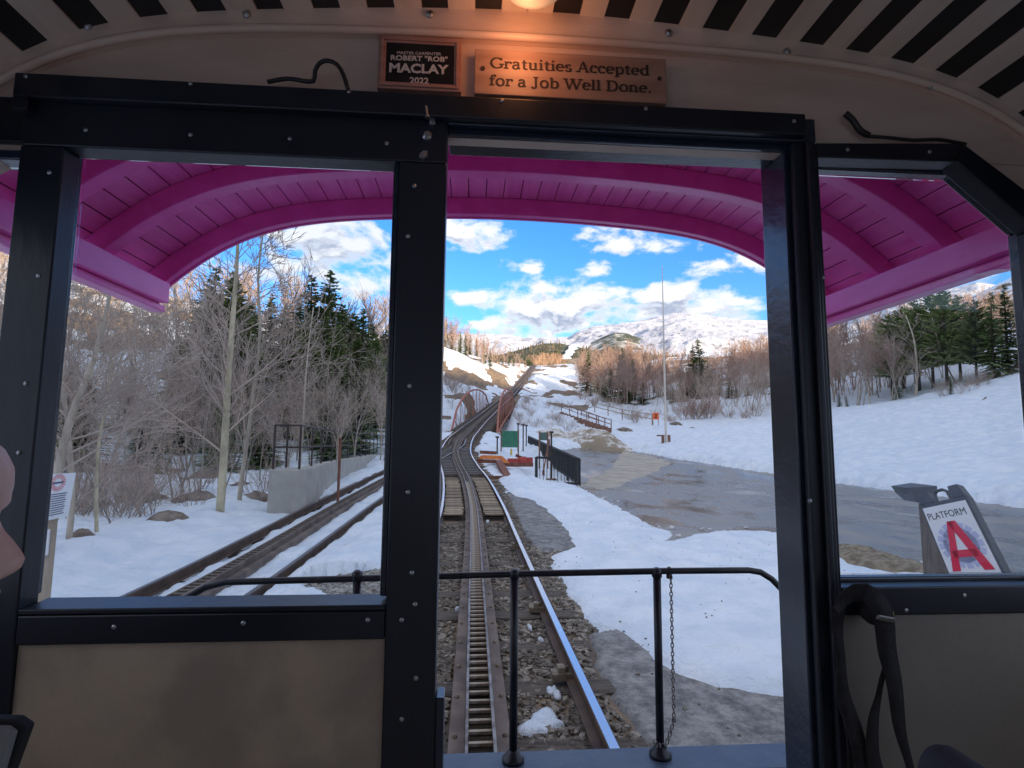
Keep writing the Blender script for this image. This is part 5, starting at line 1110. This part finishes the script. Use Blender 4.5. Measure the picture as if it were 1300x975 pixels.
m_bkG = mat('bark_grey', (.26, .22, .19), .9, col2=(.38, .33, .28), nscale=6, objrand=.25); m_twM = mat('twig_mauve', (.36, .27, .225), .9, col2=(.44, .36, .30), nscale=.6, objrand=.22)
m_twR = mat('twig_russet', (.37, .235, .195), .9, col2=(.43, .30, .25), nscale=.5, objrand=.2); m_bkP = mat('bark_pale', (.56, .48, .38), .8, col2=(.34, .29, .23), nscale=5, stretch=(1, 1, .3), objrand=.15)
m_twP = mat('twig_pale', (.50, .40, .33), .85, col2=(.38, .30, .25), nscale=1, objrand=.15); m_bkY = mat('bark_aspen', (.62, .54, .37), .75, col2=(.36, .31, .21), nscale=4, stretch=(1, 1, .4))
m_twO = mat('twig_sun_orange', (.44, .27, .17), .9, col2=(.50, .33, .21), nscale=.4, objrand=.2); m_nd = mat('needles', (.11, .155, .062), .8, col2=(.18, .24, .09), nscale=1.4, objrand=.3, lo=.3, hi=.7)  # crest tree twigs carry the low sun's orange in their base colour
m_nd2 = mat('needles_yellow', (.17, .21, .075), .8, col2=(.25, .30, .11), nscale=1.4, objrand=.25, lo=.3, hi=.7); m_bkD = mat('bark_dark', (.07, .055, .045), .9)
PROT = {}
def proto(key, fn, mt, mc):
    a, b = fn(); h = max(max(p[2] for p in b.v), max(p[2] for p in a.v)); PROT[key] = (a.mesh('trunk', mt, smooth=True), b.mesh('crown', mc), h, mt, mc)
for k in range(5): proto(('grey', k), lambda: bare_tree(10+k, 10, .10, 1, .6, 4, (11, 6, 5), .013), m_bkG, m_twM)
for k in range(3): proto(('clump', k), lambda: bare_tree(30+k, 8, .07, 3, .5, 4, (7, 5, 4), .012, first=.3), m_bkG, m_twM)
for k in range(3): proto(('russet', k), lambda: bare_tree(50+k, 10, .11, 1, .62, 4, (13, 7, 5), .02, first=.35), m_bkP, m_twR)
for k in range(3): proto(('pale', k), lambda: bare_tree(70+k, 10, .13, 2, .5, 4, (8, 6, 5), .016, first=.35), m_bkP, m_twP)
for k in range(2): proto(('orange', k), lambda: bare_tree(90+k, 10, .12, 1, .6, 4, (12, 6, 4), .035, first=.2), m_bkP, m_twO)
for k in range(3): proto(('shrub', k), lambda: bare_tree(110+k, 2.6, .028, 6, .5, 3, (6, 4), .007, first=.15, lean=.3), m_bkG, m_twM)
for k in range(2): proto(('redshrub', k), lambda: bare_tree(120+k, 3, .03, 9, .4, 3, (6, 4), .013, first=.15, lean=.35), m_bkG, m_twR)
for k in range(4): proto(('spruce', k), lambda: conifer(130+k, 10, 2.0, 1.0, .9), m_bkD, m_nd)
for k in range(2): proto(('fir', k), lambda: conifer(140+k, 10, 1.6, 1.2, .8, .15), m_bkD, m_nd2)
for k in range(3): proto(('pine', k), lambda: conifer(150+k, 10, 3.0, .9, .55, .05, .25), m_bkD, m_nd2)
def plant(kind, x, y, h, label, name='bare_tree', cat='tree', group=None, k=None, wide=1.0, z=None):
    ks = [q for q in PROT if q[0] == kind]; key = ks[random.randrange(len(ks))] if k is None else (kind, k); a, b, hp, _, _ = PROT[key]
    z = h1(x, y) if z is None else z; s = h/hp; t = thing(name, label, cat, (x, y, z), group); t.rotation_euler = (random.gauss(0, .02), random.gauss(0, .02), random.uniform(0, 6.28)); t.scale = (s*wide, s*wide, s)
    inst(a, 'trunk', (0, 0, 0), t); inst(b, 'crown', (0, 0, 0), t); return t
def tree_px(kind, px, Y, top, label, hmin=3, hmax=20, **kw):
    x = W(px, 560, Y)[0]; z = h1(x, Y); h = float(np.clip(W(px, top, Y)[2]-z, hmin, hmax)); return plant(kind, float(x), float(Y), h, label, z=z, **kw)
def topline(px, L_): return float(np.interp(px, [a for a, b in L_], [b for a, b in L_]))
# individually recognisable trees of the left window
def special(name, label, cat, Y, path, r0, r1, mt, mc, seed, nb, lb, rt=.009, spread=.8, up=.7, lev3=5):
    P = crom([W(a, b, Y) for a, b in path], .4); P[0][2] = h1(P[0][0], Y)-.2; r = random.Random(seed); t = thing(name, label, cat, (P[0][0], Y, h1(P[0][0], Y))); n = len(P)
    rr = [r0+(r1-r0)*i/(n-1) for i in range(n)]; MB().tube(P, rr, 9).build('trunk', mt, t, smooth=True); C = MB()
    def br(p, d, L_, rad, lev):
        pts = [p]; dd = d; m_ = 5
        for i in range(m_): dd = nrm(dd+rvec(r)*.09+np.array([0, 0, .05*up])); pts.append(pts[-1]+dd*L_/m_)
        rs = [max(rad*(1-.8*i/m_), rt*.5) for i in range(m_+1)]; C.tube(pts, rs, 4 if lev < 2 else 3, cap=False)
        if lev >= 3: return
        for i in range(lev3 if lev < 2 else 4):
            j = 1+r.randrange(m_-1); ax = nrm(pts[j+1]-pts[j]); s = rvec(r); s = nrm(s-ax*(s@ax)); br(pts[j]+(pts[j+1]-pts[j])*r.random(), nrm(ax+s*.75), L_*(.3+.3*r.random()), max(rs[j]*.5, rt), lev+1)
    for i in range(nb):
        f = .22+.78*(i+r.random())/nb; j = min(int(f*(n-1)), n-2); ax = nrm(P[j+1]-P[j]); a = r.uniform(0, 6.28); s = np.array([math.cos(a), math.sin(a)*.8, 0]); s = nrm(s-ax*(s@ax)); br(P[j], nrm(ax*(1.1-spread*.5)+s*spread), lb*(1.15-f*.8)*(.7+.5*r.random()), max(rr[j]*.30, rt), 1)
    C.build('crown', mc, t); return t
special('aspen_tree', 'tall pale yellowish aspen trunk at the snow edge, left of the concrete block', 'tree', 13, [(278, 668), (283, 600), (290, 480), (296, 400), (301, 330), (303, 265)], .095, .028, m_bkY, m_twP, 3, 34, 3.0, .010)
special('aspen_tree', 'thinner greyish aspen just right of the tall yellowish trunk', 'tree', 14.5, [(301, 662), (308, 600), (322, 500), (330, 420), (328, 350), (336, 280)], .062, .02, m_bkP, m_twP, 5, 30, 2.8, .010)
special('birch_tree', 'pale forked birch leaning right behind the paper notice', 'tree', 9, [(66, 640), (74, 600), (82, 560), (97, 510), (118, 460), (131, 410), (146, 350)], .075, .02, m_bkP, m_twP, 9, 34, 2.3, .008, 1.0)
special('birch_tree', 'second pale birch stem leaning left beside the forked birch', 'tree', 10, [(86, 690), (92, 640), (88, 560), (80, 490), (74, 420), (70, 350)], .05, .015, m_bkP, m_twP, 19, 26, 2.0, .008, 1.0)
special('birch_tree', 'slender white birch stem behind the handrail', 'tree', 20, [(378, 620), (383, 560), (388, 480), (394, 420), (398, 390)], .05, .02, m_bkP, m_twM, 11, 10, 1.2)
special('young_tree', 'thin tan sapling standing between the birch and the tall aspen', 'tree', 10.5, [(124, 700), (122, 640), (126, 560), (138, 490), (141, 420)], .035, .012, m_bkY, m_twP, 15, 12, 1.3, .007)
# left window woods
def lzone(px):
    return 'left of the tall aspen' if px < 275 else 'between the aspens and the handrail' if px < 350 else 'behind the handrail'
TOPL = [(-200, 300), (0, 300), (110, 330), (180, 345), (230, 330), (300, 345), (345, 355), (380, 365), (430, 378), (470, 382), (500, 376), (560, 385)]
for i in range(46):
    px = -120+i*13.6+random.uniform(-6, 6); Y = random.uniform(17, 33); tree_px(random.choice(['grey', 'clump', 'clump']), px, Y, topline(px, TOPL)+random.uniform(50, 130), 'grey bare tree in the near thicket '+lzone(px), 3, 9, group='near thicket trees '+lzone(px))
for i in range(72):
    px = -220+i*10.4+random.uniform(-5, 5); Y = random.uniform(35, 62)
    if (228 < px < 322 or 358 < px < 485) and i % 3: continue
    Y = Y+0; tree_px('grey', px, Y, topline(px, TOPL)+random.uniform(4, 70), 'bare mauve brown tree farther back in the wood '+lzone(px), 5, 16, group='farther wood trees '+lzone(px))
for i in range(0):
    px = -200+i*12.6+random.uniform(-6, 6); Y = random.uniform(64, 105); tree_px(random.choice(['grey', 'grey', 'russet']), px, Y, topline(px, TOPL)+random.uniform(-6, 25), 'bare tree on the skyline of the wooded hill left of the siding', 5, 20, group='skyline trees of the left wood')
CL = [(255, 37, 385, 'fir', 'large yellow green fir lowest in the clump behind the tall aspen'), (298, 38, 375, 'fir', 'large green fir between the two aspens'), (384, 40, 400, 'fir', 'broad light green fir left of the handrail firs'), (420, 39, 410, 'fir', 'broad light green fir directly above the handrail corner'), (476, 40, 425, 'fir', 'broad green fir nearest the centre post'), (262, 45, 338, 'spruce', 'dark green spruce behind the tall aspen, nearer the magenta roof'), (285, 48, 345, 'fir', 'yellow green fir just behind the tall aspen'), (245, 47, 372, 'spruce', 'shorter dark spruce left of the tall aspen'), (406, 56, 341, 'spruce', 'tallest dark spruce on the left skyline'), (389, 57, 350, 'spruce', 'second tallest dark spruce, touching the tallest on its left'), (374, 60, 385, 'spruce', 'dark spruce below and left of the skyline pair'), (425, 58, 386, 'fir', 'broad green fir right of the tallest spruce'), (455, 52, 392, 'spruce', 'spruce with a sharp tip near the centre post'), (448, 42, 425, 'fir', 'light green fir standing above the handrail'), (470, 60, 410, 'spruce', 'dark spruce close to the centre post'), (352, 66, 385, 'spruce', 'spruce half hidden between the aspens and the skyline pair'), (335, 70, 372, 'spruce', 'small dark spruce on the skyline left of the pair'), (408, 50, 400, 'fir', 'green fir below the tallest spruce'), (490, 48, 430, 'spruce', 'dark spruce by the orange boulders'), (318, 60, 395, 'spruce', 'dark spruce behind the thin greyish aspen'), (436, 66, 398, 'spruce', 'narrow dark spruce between the fir and the sharp tipped spruce')]
for px, Y, tp, kd, lab in CL: tree_px(kd, px, Y, tp, lab, 4, 20, name='conifer_tree', wide=1.4)
for i in range(14):
    px = 362+i*9.5+random.uniform(-3, 3); Y = random.uniform(46, 60); tree_px(random.choice(['fir', 'fir', 'spruce']), px, Y, random.uniform(398, 445), 'mid green fir in the dense evergreen patch below the tallest spruce', 4, 14, name='conifer_tree', group='evergreen patch below the tallest spruce', wide=1.7)
for i in range(9):
    px = 236+i*9+random.uniform(-3, 3); Y = random.uniform(42, 50); tree_px(random.choice(['fir', 'spruce']), px, Y, random.uniform(360, 420), 'green fir in the evergreen clump behind the tall aspen', 4, 14, name='conifer_tree', group='evergreen clump behind the tall aspen', wide=1.6)
for i in range(46):
    px = random.uniform(-60, 470); Y = random.uniform(24, 40); tree_px('spruce', px, Y, random.uniform(450, 545), 'small dark understorey spruce among the bare trees left of the siding', 1.5, 7, wide=1.7, name='conifer_tree', group='small spruces of the left thicket')
for i in range(34):
    px = random.uniform(30, 345); Y = random.uniform(9.5, 21); x = W(px, 560, Y)[0]
    if x > tr_at(SIDE, Y, 0)-2.6: continue
    plant('shrub', float(x), Y, random.uniform(1.1, 2.4), 'bare many stemmed shrub in the snow at the foot of the left thicket', 'shrub', 'shrub', 'shrubs at the foot of the left thicket', wide=1.2)
# ochre rocks seen through the trees above the handrail
for i, (px, lab) in enumerate([(435, 'pale ochre rock left most of three between the trees above the handrail'), (462, 'pale ochre rock in the middle of three above the handrail'), (484, 'pale ochre rock nearest the centre post above the handrail')]):
    r = W(px, 512, 42); m_och = mat('ochre_rock', (.55, .38, .22), .85, col2=(.68, .52, .34), nscale=3)
    o = MB().lathe([(.5, -1.6), (.85, -.8), (.8, -.1), (.5, .35), (.15, .55)], r, 9).build('ochre_rock', m_och); tag(o, lab, 'rock')
# hill left of the line, beyond the bridge
TL2 = [(540, 385), (565, 402), (590, 412), (610, 427), (630, 437), (650, 448), (668, 456)]
for i in range(14):
    px = 548+i*8+random.uniform(-2, 2); Y = random.uniform(112, 150)+max(0, (px-620))*.8; tree_px('spruce', px, Y, topline(px, TL2)+random.uniform(0, 14), 'small dark spruce on the snowy hill crest left of the climbing track', 2, 9, name='conifer_tree', group='spruces on the hill crest left of the track')
for i in range(40):
    px = random.uniform(566, 600); Y = random.uniform(45, 85); x = W(px, 560, Y)[0]
    if abs(x-tr_at(MAIN, Y, 0)) < 3.2: continue
    plant('shrub', float(x), Y, random.uniform(1.2, 2.6), 'bare brush on the snowy bank left of the rail bridge', 'shrub', 'shrub', 'brush on the bank left of the bridge')
for i in range(40):
    px = random.uniform(655, 730); Y = random.uniform(52, 72); x = W(px, 560, Y)[0]
    if abs(x-tr_at(MAIN, Y, 0)) < 3.2: continue
    plant('shrub', float(x), Y, random.uniform(.8, 1.8), 'low bare brush on the bank right of the rail bridge', 'shrub', 'shrub', 'brush on the bank right of the bridge', wide=1.4)
# wood with low sunlight put into its ochre colour, where the line goes out of sight, and the wooded ridge behind
m_rdg = alpine('wooded_ridge', .09, .36, snowc=(.30, .27, .24), rock=(.06, .075, .04))
RP = [(560, 470), (600, 458), (640, 449), (660, 444), (680, 438), (695, 436), (712, 436), (730, 440), (750, 444), (800, 448), (900, 455), (1000, 462)]
ridge('wooded_ridge', 'dark wooded ridge behind the top of the climbing track', RP, 330, 620, 800, m_rdg, .004, 12, naz=240, nr=50, base=20)
_g = np.zeros((9, 24, 3))
for a_ in range(9):
    for b_ in range(24):
        t_ = b_/23; _g[a_, b_] = W(712+13*t_+(a_/8)*(11+1.5*math.sin(b_*1.3))+math.sin(b_*.9), 456-19.5*t_, 470+130*t_)
tag(grid_mesh('snowy_clearing', _g, np.ones((8, 23), bool), m_snow), 'white cleared strip running up the wooded ridge', kind='structure')
cb = MB(); rr = random.Random(4)
for i in range(2600):
    px = rr.uniform(600, 900); 
    if 712 < px < 737: continue
    k = rr.random(); d_ = 330+290*k; d0_ = ray(px, topline(px, RP)); el_ = d0_[2]/math.hypot(d0_[0], d0_[1]); top_ = CAM[2]+el_*620; zz = 20+(top_-20)*k; a = math.atan2(d0_[0], d0_[1]); x, y = d_*math.sin(a), d_*math.cos(a); hC = rr.uniform(3.0, 5.5); w_ = hC*.22; t = rr.random()*2
    cb.add([(x+w_*math.cos(t+j*2.1), y+w_*math.sin(t+j*2.1), zz-1) for j in range(3)]+[(x, y, zz+hC)], [(0, 1, 3), (1, 2, 3), (2, 0, 3)])
tag(cb.build('ridge_forest', mat('far_forest', (.045, .06, .03), .9, col2=(.13, .10, .07), nscale=.03, world=True)), 'dense small trees covering the ridge behind the top of the track', 'forest', kind='stuff')
for i in range(30):
    px = 663+i*1.75+random.uniform(-1, 1); Y = random.uniform(262, 315); x = W(px, 460, Y)[0]; top_ = W(px, random.uniform(446, 456), Y)[2]; hh3 = random.uniform(6, 10)
    plant('orange' if px > 676 else 'spruce', float(x), Y, hh3, 'sunlit ochre tree beyond the crest where the track disappears' if px > 676 else 'dark spruce beyond the crest left of the sunlit ochre trees', group='trees beyond the crest of the track' if px > 676 else 'spruces beyond the crest', z=top_-hh3)
# right hand wood
def zone(px):
    return ('in the wood left of the tallest spruce' if px < 785 else 'in the wood between the tallest spruce and the flagpole' if px < 845 else 'in the wood just right of the flagpole' if px < 878 else
            'in the wood right of the two pointed spruces' if px < 970 else 'in the wood behind the right door post')
TR_ = [(728, 462), (737, 448), (750, 441), (790, 440), (850, 446), (900, 452), (930, 438), (975, 428), (1060, 412), (1120, 405), (1180, 392)]
for i in range(74):
    px = 738+i*3.35+random.uniform(-2, 2); Y = random.uniform(80, 100)+max(0, 790-px)*.55; kd = random.choice(['russet', 'russet', 'pale']); zn = zone(px); tree_px(kd, px, Y, topline(px, TR_)+random.uniform(8, 45), ('bare reddish tree ' if kd == 'russet' else 'bare tan trunked tree ')+zn, 4, 14, group=kd+' trees '+zn)
for i in range(0):
    px = 738+i*3.6+random.uniform(-2, 2); Y = random.uniform(104, 135)+max(0, 790-px)*.6; tree_px('russet', px, Y, topline(px, TR_)+random.uniform(0, 12), 'bare russet tree in the back rows of the wood beyond the snow field', 4, 20, group='back trees of the right wood')
for px, Y, tp, kd, lab in [(792, 92, 441, 'spruce', 'tallest dark spruce in the russet wood, left of the flagpole'), (776, 90, 468, 'spruce', 'dark spruce left of the tallest one in the russet wood'), (804, 93, 456, 'fir', 'green fir right of the tallest spruce in the russet wood'), (768, 96, 480, 'spruce', 'short dark spruce at the left foot of the spruce group'), (893, 88, 430, 'spruce', 'pointed spruce rising above the bare trees right of the flagpole'), (882, 90, 438, 'spruce', 'second pointed spruce touching the one right of the flagpole'), (866, 84, 485, 'spruce', 'low dark spruce behind the flagpole'), (745, 118, 447, 'spruce', 'little spruce at the left end of the russet wood'), (762, 112, 449, 'fir', 'little fir near the left end of the russet wood'), (832, 98, 492, 'spruce', 'low spruce left of the flagpole among bare trunks'), (915, 86, 475, 'spruce', 'dim spruce between bare trunks near the door jamb')]:
    tree_px(kd, px, Y, tp, lab, 3, 20, name='conifer_tree', wide=1.3)
for i in range(26):
    px = 850+i*5.2+random.uniform(-2, 2); Y = random.uniform(66, 78); tree_px('pale', px, Y, topline(px, TR_)+random.uniform(5, 60), 'tan tree at the field edge '+zone(px).replace('in the wood ', ''), 4, 13, group='edge trees '+zone(px))
for i in range(22):
    px = random.uniform(745, 985); tree_px('spruce', px, random.uniform(82, 92)+max(0, 790-px)*.5, random.uniform(478, 500), 'low dark spruce in the understorey of the russet wood', 2, 7, name='conifer_tree', group='understorey spruces of the russet wood', wide=1.8)
for px in (868, 876, 884, 892, 900): tree_px('redshrub', px, 67, 497, 'red stemmed shrub at the edge of the snow field', 1.5, 3.5, name='shrub', cat='shrub', group='red stemmed shrubs')
for i in range(40):
    px = random.uniform(735, 1010); Y = random.uniform(63, 76)+max(0, 800-px)*.45; x = W(px, 560, Y)[0]; plant('redshrub' if random.random() < .3 else 'shrub', float(x), Y, random.uniform(1.2, 2.8), 'dull brush along the foot of the right wood', 'shrub', 'shrub', 'brush at the foot of the right wood', wide=1.3)
# right window
TRW = [(1040, 415), (1060, 412), (1120, 402), (1160, 395), (1200, 385), (1300, 372), (1500, 340)]
for i in range(34):
    px = 1035+i*5.4+random.uniform(-3, 3); Y = random.uniform(56, 72); tree_px(random.choice(['pale', 'russet', 'pale', 'grey']), px, Y, topline(px, TRW)+random.uniform(0, 40), 'bare tan tree seen through the right window above the snow slope', 4, 14, group='bare trees in the right window')
for i in range(0):
    px = 1030+i*11+random.uniform(-4, 4); Y = random.uniform(72, 95); tree_px(random.choice(['russet', 'grey']), px, Y, topline(px, TRW)+random.uniform(5, 25), 'bare tree in the back rows behind the right window slope', 4, 16, group='back trees in the right window')
for px, Y, tp, kd, lab in [(1137, 60, 398, 'pine', 'leftmost dark pine at the top of the right window'), (1152, 62, 390, 'pine', 'second pine from the left in the right window'), (1172, 58, 380, 'pine', 'broad green pine left of the tallest in the right window'), (1190, 57, 372, 'pine', 'tallest green pine in the right window'), (1208, 55, 368, 'pine', 'pine just right of the tallest in the right window'), (1226, 56, 376, 'pine', 'yellow green pine in the middle of the pine group'), (1246, 52, 382, 'pine', 'pine second from the right window edge'), (1268, 50, 372, 'spruce', 'dark spruce beside the right window edge'), (1288, 50, 362, 'spruce', 'dark spruce cut by the right window edge'), (1143, 57, 468, 'spruce', 'short dark spruce low between bare trunks in the right window'), (1212, 48, 477, 'fir', 'tiny yellow green fir on the snow slope'), (1068, 60, 497, 'spruce', 'low bushy evergreen by the left edge of the right window'), (1078, 60, 502, 'spruce', 'lower evergreen right of the bushy one at the right window edge'), (1310, 50, 355, 'spruce', 'spruce beyond the right window edge'), (1350, 48, 350, 'pine', 'pine farther beyond the right window edge')]:
    tree_px(kd, px, Y, tp, lab, 1.2, 18, name='conifer_tree')
for i in range(26):
    px = random.uniform(1200, 1300); Y = random.uniform(46, 52); x = W(px, 560, Y)[0]; plant('shrub', float(x), Y, random.uniform(.8, 2.2), 'thin bare sapling on the upper snow slope in the right window', 'shrub', 'shrub', 'saplings on the upper slope')
special('birch_tree', 'tall pale birch with two stems in the middle of the right window', 'tree', 56, [(1162, 512), (1164, 470), (1160, 430), (1150, 400)], .16, .05, m_bkP, m_twP, 21, 14, 4.0, .02)
special('birch_tree', 'thin pale birch leaning right toward the pines', 'tree', 55, [(1215, 490), (1200, 460), (1190, 430), (1184, 405)], .09, .04, m_bkP, m_twP, 23, 8, 2.5, .02)


# far rows of the woods: one mesh per wood
def far_proto(seed, h=10, tw=.035, k1=13, k2=8):
    r = random.Random(seed); B = MB()
    def grow(p, d, L_, rr, n, sides, bend, up):
        pts = [p]; dd = d
        for i in range(n): dd = nrm(dd+rvec(r)*bend+np.array([0, 0, up])); pts.append(pts[-1]+dd*L_/n)
        B.tube(pts, [max(rr*(1-.75*i/n), tw*.45) for i in range(n+1)], sides, cap=False); return pts
    T_ = grow(np.array([0, 0, -.4]), np.array([0, 0, 1.]), h, .11, 5, 4, .07, 0)
    for i in range(k1):
        f = .2+.8*(i+r.random())/k1; j = min(int(f*5), 4); p = T_[j]+(T_[j+1]-T_[j])*(f*5-j) if f < 1 else T_[-1]; a = r.uniform(0, 6.28)
        b_ = grow(p, nrm((math.cos(a)*.6, math.sin(a)*.6, .75)), h*(.42-.25*f)*(.7+.6*r.random()), .05, 3, 3, .12, .06)
        for q in range(k2):
            g_ = r.random()*3; j2 = min(int(g_), 2); p2 = b_[j2]+(b_[j2+1]-b_[j2])*(g_-j2); grow(p2, nrm(rvec(r)*.5+nrm(b_[j2+1]-b_[j2])+np.array([0, 0, .3])), h*.11*(.6+.8*r.random()), tw, 2, 3, .2, .1)
    return np.array(B.v), [tuple(f) for f in B.f]
FP = [far_proto(200+i) for i in range(3)]; FP = [(v, np.array(f)) for v, f in FP]
_c = MB(); _a, _b = conifer(300, 10, 1.9, .55, .9); FC = (np.array(_b.v), np.array(_b.f))
def wood(name, label, items, m, P=None):
    V_ = []; F_ = []; n = 0
    for (x, y, h) in items:
        v, f = (P or FP)[random.randrange(len(P or FP))]; s = h/10; a = random.uniform(0, 6.28); z = h1(x, y); c_, s_ = math.cos(a), math.sin(a)
        q = v*s; q = np.stack([q[:, 0]*c_-q[:, 1]*s_+x, q[:, 0]*s_+q[:, 1]*c_+y, q[:, 2]+z], -1); V_.append(q); F_.append(f+n); n += len(v)
    V_ = np.concatenate(V_); F_ = np.concatenate(F_); k = F_.shape[1]; me = bpy.data.meshes.new(name); me.vertices.add(len(V_)); me.vertices.foreach_set('co', V_.astype(np.float32).ravel())
    me.loops.add(F_.size); me.loops.foreach_set('vertex_index', F_.ravel().astype(np.int32)); me.polygons.add(len(F_)); me.polygons.foreach_set('loop_start', np.arange(0, F_.size, k, dtype=np.int32)); me.polygons.foreach_set('loop_total', np.full(len(F_), k, np.int32))
    me.materials.append(m); me.update(calc_edges=True); o = bpy.data.objects.new(name, me); COL.objects.link(o); return tag(o, label, 'trees', kind='stuff')
def items(n, x0, x1, ya, yb, TLn, d0, d1, hmin, hmax):
    L_ = []
    for i in range(n):
        px = random.uniform(x0, x1); Y = ya(px)+random.random()*(yb(px)-ya(px)); x = float(W(px, 560, Y)[0]); z = h1(x, Y); L_.append((x, float(Y), float(np.clip(W(px, topline(px, TLn)+random.uniform(d0, d1), Y)[2]-z, hmin, hmax))))
    return L_
wm = lambda nm, a, b: mat(nm, a, .9, col2=b, nscale=.12, world=True, detail=3)
wood('far_wood', 'mauve grey mass of bare trees on the hill left of the siding', items(150, -160, 505, lambda p: 60, lambda p: 105, TOPL, -4, 30, 5, 20), wm('wood_mauve', (.34, .255, .215), (.43, .345, .29)))
wood('far_wood', 'russet mass of bare trees filling the wood beyond the snow field', items(300, 732, 1010, lambda p: 86+max(0, 790-p)*.55, lambda p: 135+max(0, 790-p)*.6, TR_, -1, 22, 4, 20), wm('wood_russet', (.33, .22, .185), (.39, .285, .24)))
wood('far_wood', 'bare tan trees massed behind the snow slope in the right window', items(210, 1020, 1420, lambda p: 64, lambda p: 92, TRW, -4, 22, 4, 18), wm('wood_tan', (.38, .245, .20), (.45, .34, .27)))
wood('hill_crest_wood', 'small bare trees along the snowy crest left of the climbing track', items(60, 548, 668, lambda p: 112+max(0, p-620)*.8, lambda p: 150+max(0, p-620)*.8, TL2, -3, 12, 2, 11), wm('wood_crest', (.33, .23, .20), (.40, .29, .24)))

# ------------------------------------------------------------------ person at the left edge
def head():
    NZ, NT_ = 60, 64; prof = [(-.125, .035), (-.112, .062), (-.10, .075), (-.09, .083), (-.080, .082), (-.070, .079), (-.062, .088), (-.055, .087), (-.050, .084), (-.044, .090), (-.036, .086), (-.028, .084), (-.018, .086), (0, .088), (.015, .088), (.030, .086), (.042, .085), (.052, .091), (.066, .097), (.085, .098), (.105, .090), (.125, .070), (.140, .045), (.147, .01)]
    zz = np.array([p[0] for p in prof]); ff = np.array([p[1] for p in prof]); B = MB(); vs = []
    for i in range(NZ):
        z = -.125+.272*i/(NZ-1); k = (z+.125)/.272; front = np.interp(z, zz, ff)
        half = .074*math.sqrt(max(0.0, 1-((z-.03)/.119)**2)) if z > .03 else .074-.028*((.03-z)/.155)**1.6
        back = .105*math.sqrt(max(0.0, 1-((z-.045)/.104)**2)) if z > .045 else .105-.05*((.045-z)/.17)**1.3
        half = max(half, .004); back = max(back, .004)
        for j in range(NT_):
            t = 2*math.pi*j/NT_; ct, st_ = math.cos(t), math.sin(t); a = front if ct > 0 else back
            x = a*abs(ct)**.9*(1 if ct > 0 else -1); y = half*st_
            nose = math.exp(-(y/.0115)**2)*(ct > 0); zn = np.interp(z, [-.030, -.024, -.016, -.006, .006, .022, .036, .046], [0, .014, .028, .031, .024, .013, .006, 0]); x += nose*zn
            ala = math.exp(-((abs(y)-.014)/.006)**2)*math.exp(-((z+.016)/.009)**2)*(ct > 0)*.010; x += ala
            eye = math.exp(-((abs(y)-.031)/.013)**2)*math.exp(-((z-.028)/.011)**2)*(ct > 0); x -= eye*.012
            brow = math.exp(-((abs(y)-.028)/.02)**2)*math.exp(-((z-.048)/.008)**2)*(ct > 0)*.004; x += brow
            vs.append((x, y, z))
    fs = [(i*NT_+j, i*NT_+(j+1) % NT_, (i+1)*NT_+(j+1) % NT_, (i+1)*NT_+j) for i in range(NZ-1) for j in range(NT_)]+[tuple(range(NT_-1, -1, -1)), tuple((NZ-1)*NT_+j for j in range(NT_))]
    return vs, fs
vs, fs = head()
tip = W(32, 708, .6); V = np.array(vs); ang = R(-3); ca, sa = math.cos(ang), math.sin(ang)
V = np.stack([V[:, 0]*ca+V[:, 2]*sa, V[:, 1], -V[:, 0]*sa+V[:, 2]*ca], -1)
yw = R(8); V = np.stack([V[:, 0]*math.cos(yw)-V[:, 1]*math.sin(yw), V[:, 0]*math.sin(yw)+V[:, 1]*math.cos(yw), V[:, 2]], -1)
it = int(np.argmax(V[:, 0]*(V[:, 2] < 0.02))); V = V+(tip-V[it])
hc = V.mean(0); m_skin = mat('skin', (.86, .56, .49), .45, col2=(.90, .62, .55), nscale=14, bump=.0006, bscale=220)
m_skin.node_tree.nodes['Principled BSDF'].inputs['Subsurface Weight'].default_value = .15; m_skin.node_tree.nodes['Principled BSDF'].inputs['Subsurface Radius'].default_value = (.02, .008, .004)
per = thing('person', 'person in profile at the left edge facing right, wearing a dark jacket', 'person', (hc[0], hc[1], .5))
# body: head and neck as one mesh, torso clothing as a child
nk = MB().add(V, fs); n0 = [np.array([hc[0]-.03, hc[1], hc[2]-.06]), np.array([hc[0]-.06, hc[1], hc[2]-.14]), np.array([hc[0]-.085, hc[1], hc[2]-.22])]
nk.tube(n0, [.05, .055, .07], 18); nk.build('body', m_skin, per, smooth=True)
J = MB(); cx, cy, cz = hc[0]-.09, hc[1], hc[2]
rows = [(.07, .07, -.19), (.15, .09, -.225), (.20, .11, -.27), (.215, .125, -.36), (.20, .125, -.5), (.19, .13, -.65), (.2, .15, -.78)]
vs = []; n = 28
for a, b, z in rows:
    for k in range(n): t = 2*math.pi*k/n; vs.append((cx+b*math.cos(t), cy+a*math.sin(t), cz+z))
J.add(vs, [(i*n+k, (i+1)*n+k, (i+1)*n+(k+1) % n, i*n+(k+1) % n) for i in range(len(rows)-1) for k in range(n)]+[tuple(range(n)), tuple(range(len(vs)-1, len(vs)-n-1, -1))])
J.build('jacket', mat('dark_jacket', (.02, .02, .024), .85, col2=(.04, .04, .045), nscale=30), per, smooth=True)
# knitted cap far back of the head so no scalp shows
Cp = MB(); top = hc+np.array([-.035, 0, .055]); Cp.lathe([(.088, -.04), (.098, -.01), (.096, .03), (.078, .068), (.045, .092), (.01, .10)], top, 24); Cp.build('hat', mat('hat_wool', (.03, .03, .035), .9), per, smooth=True)
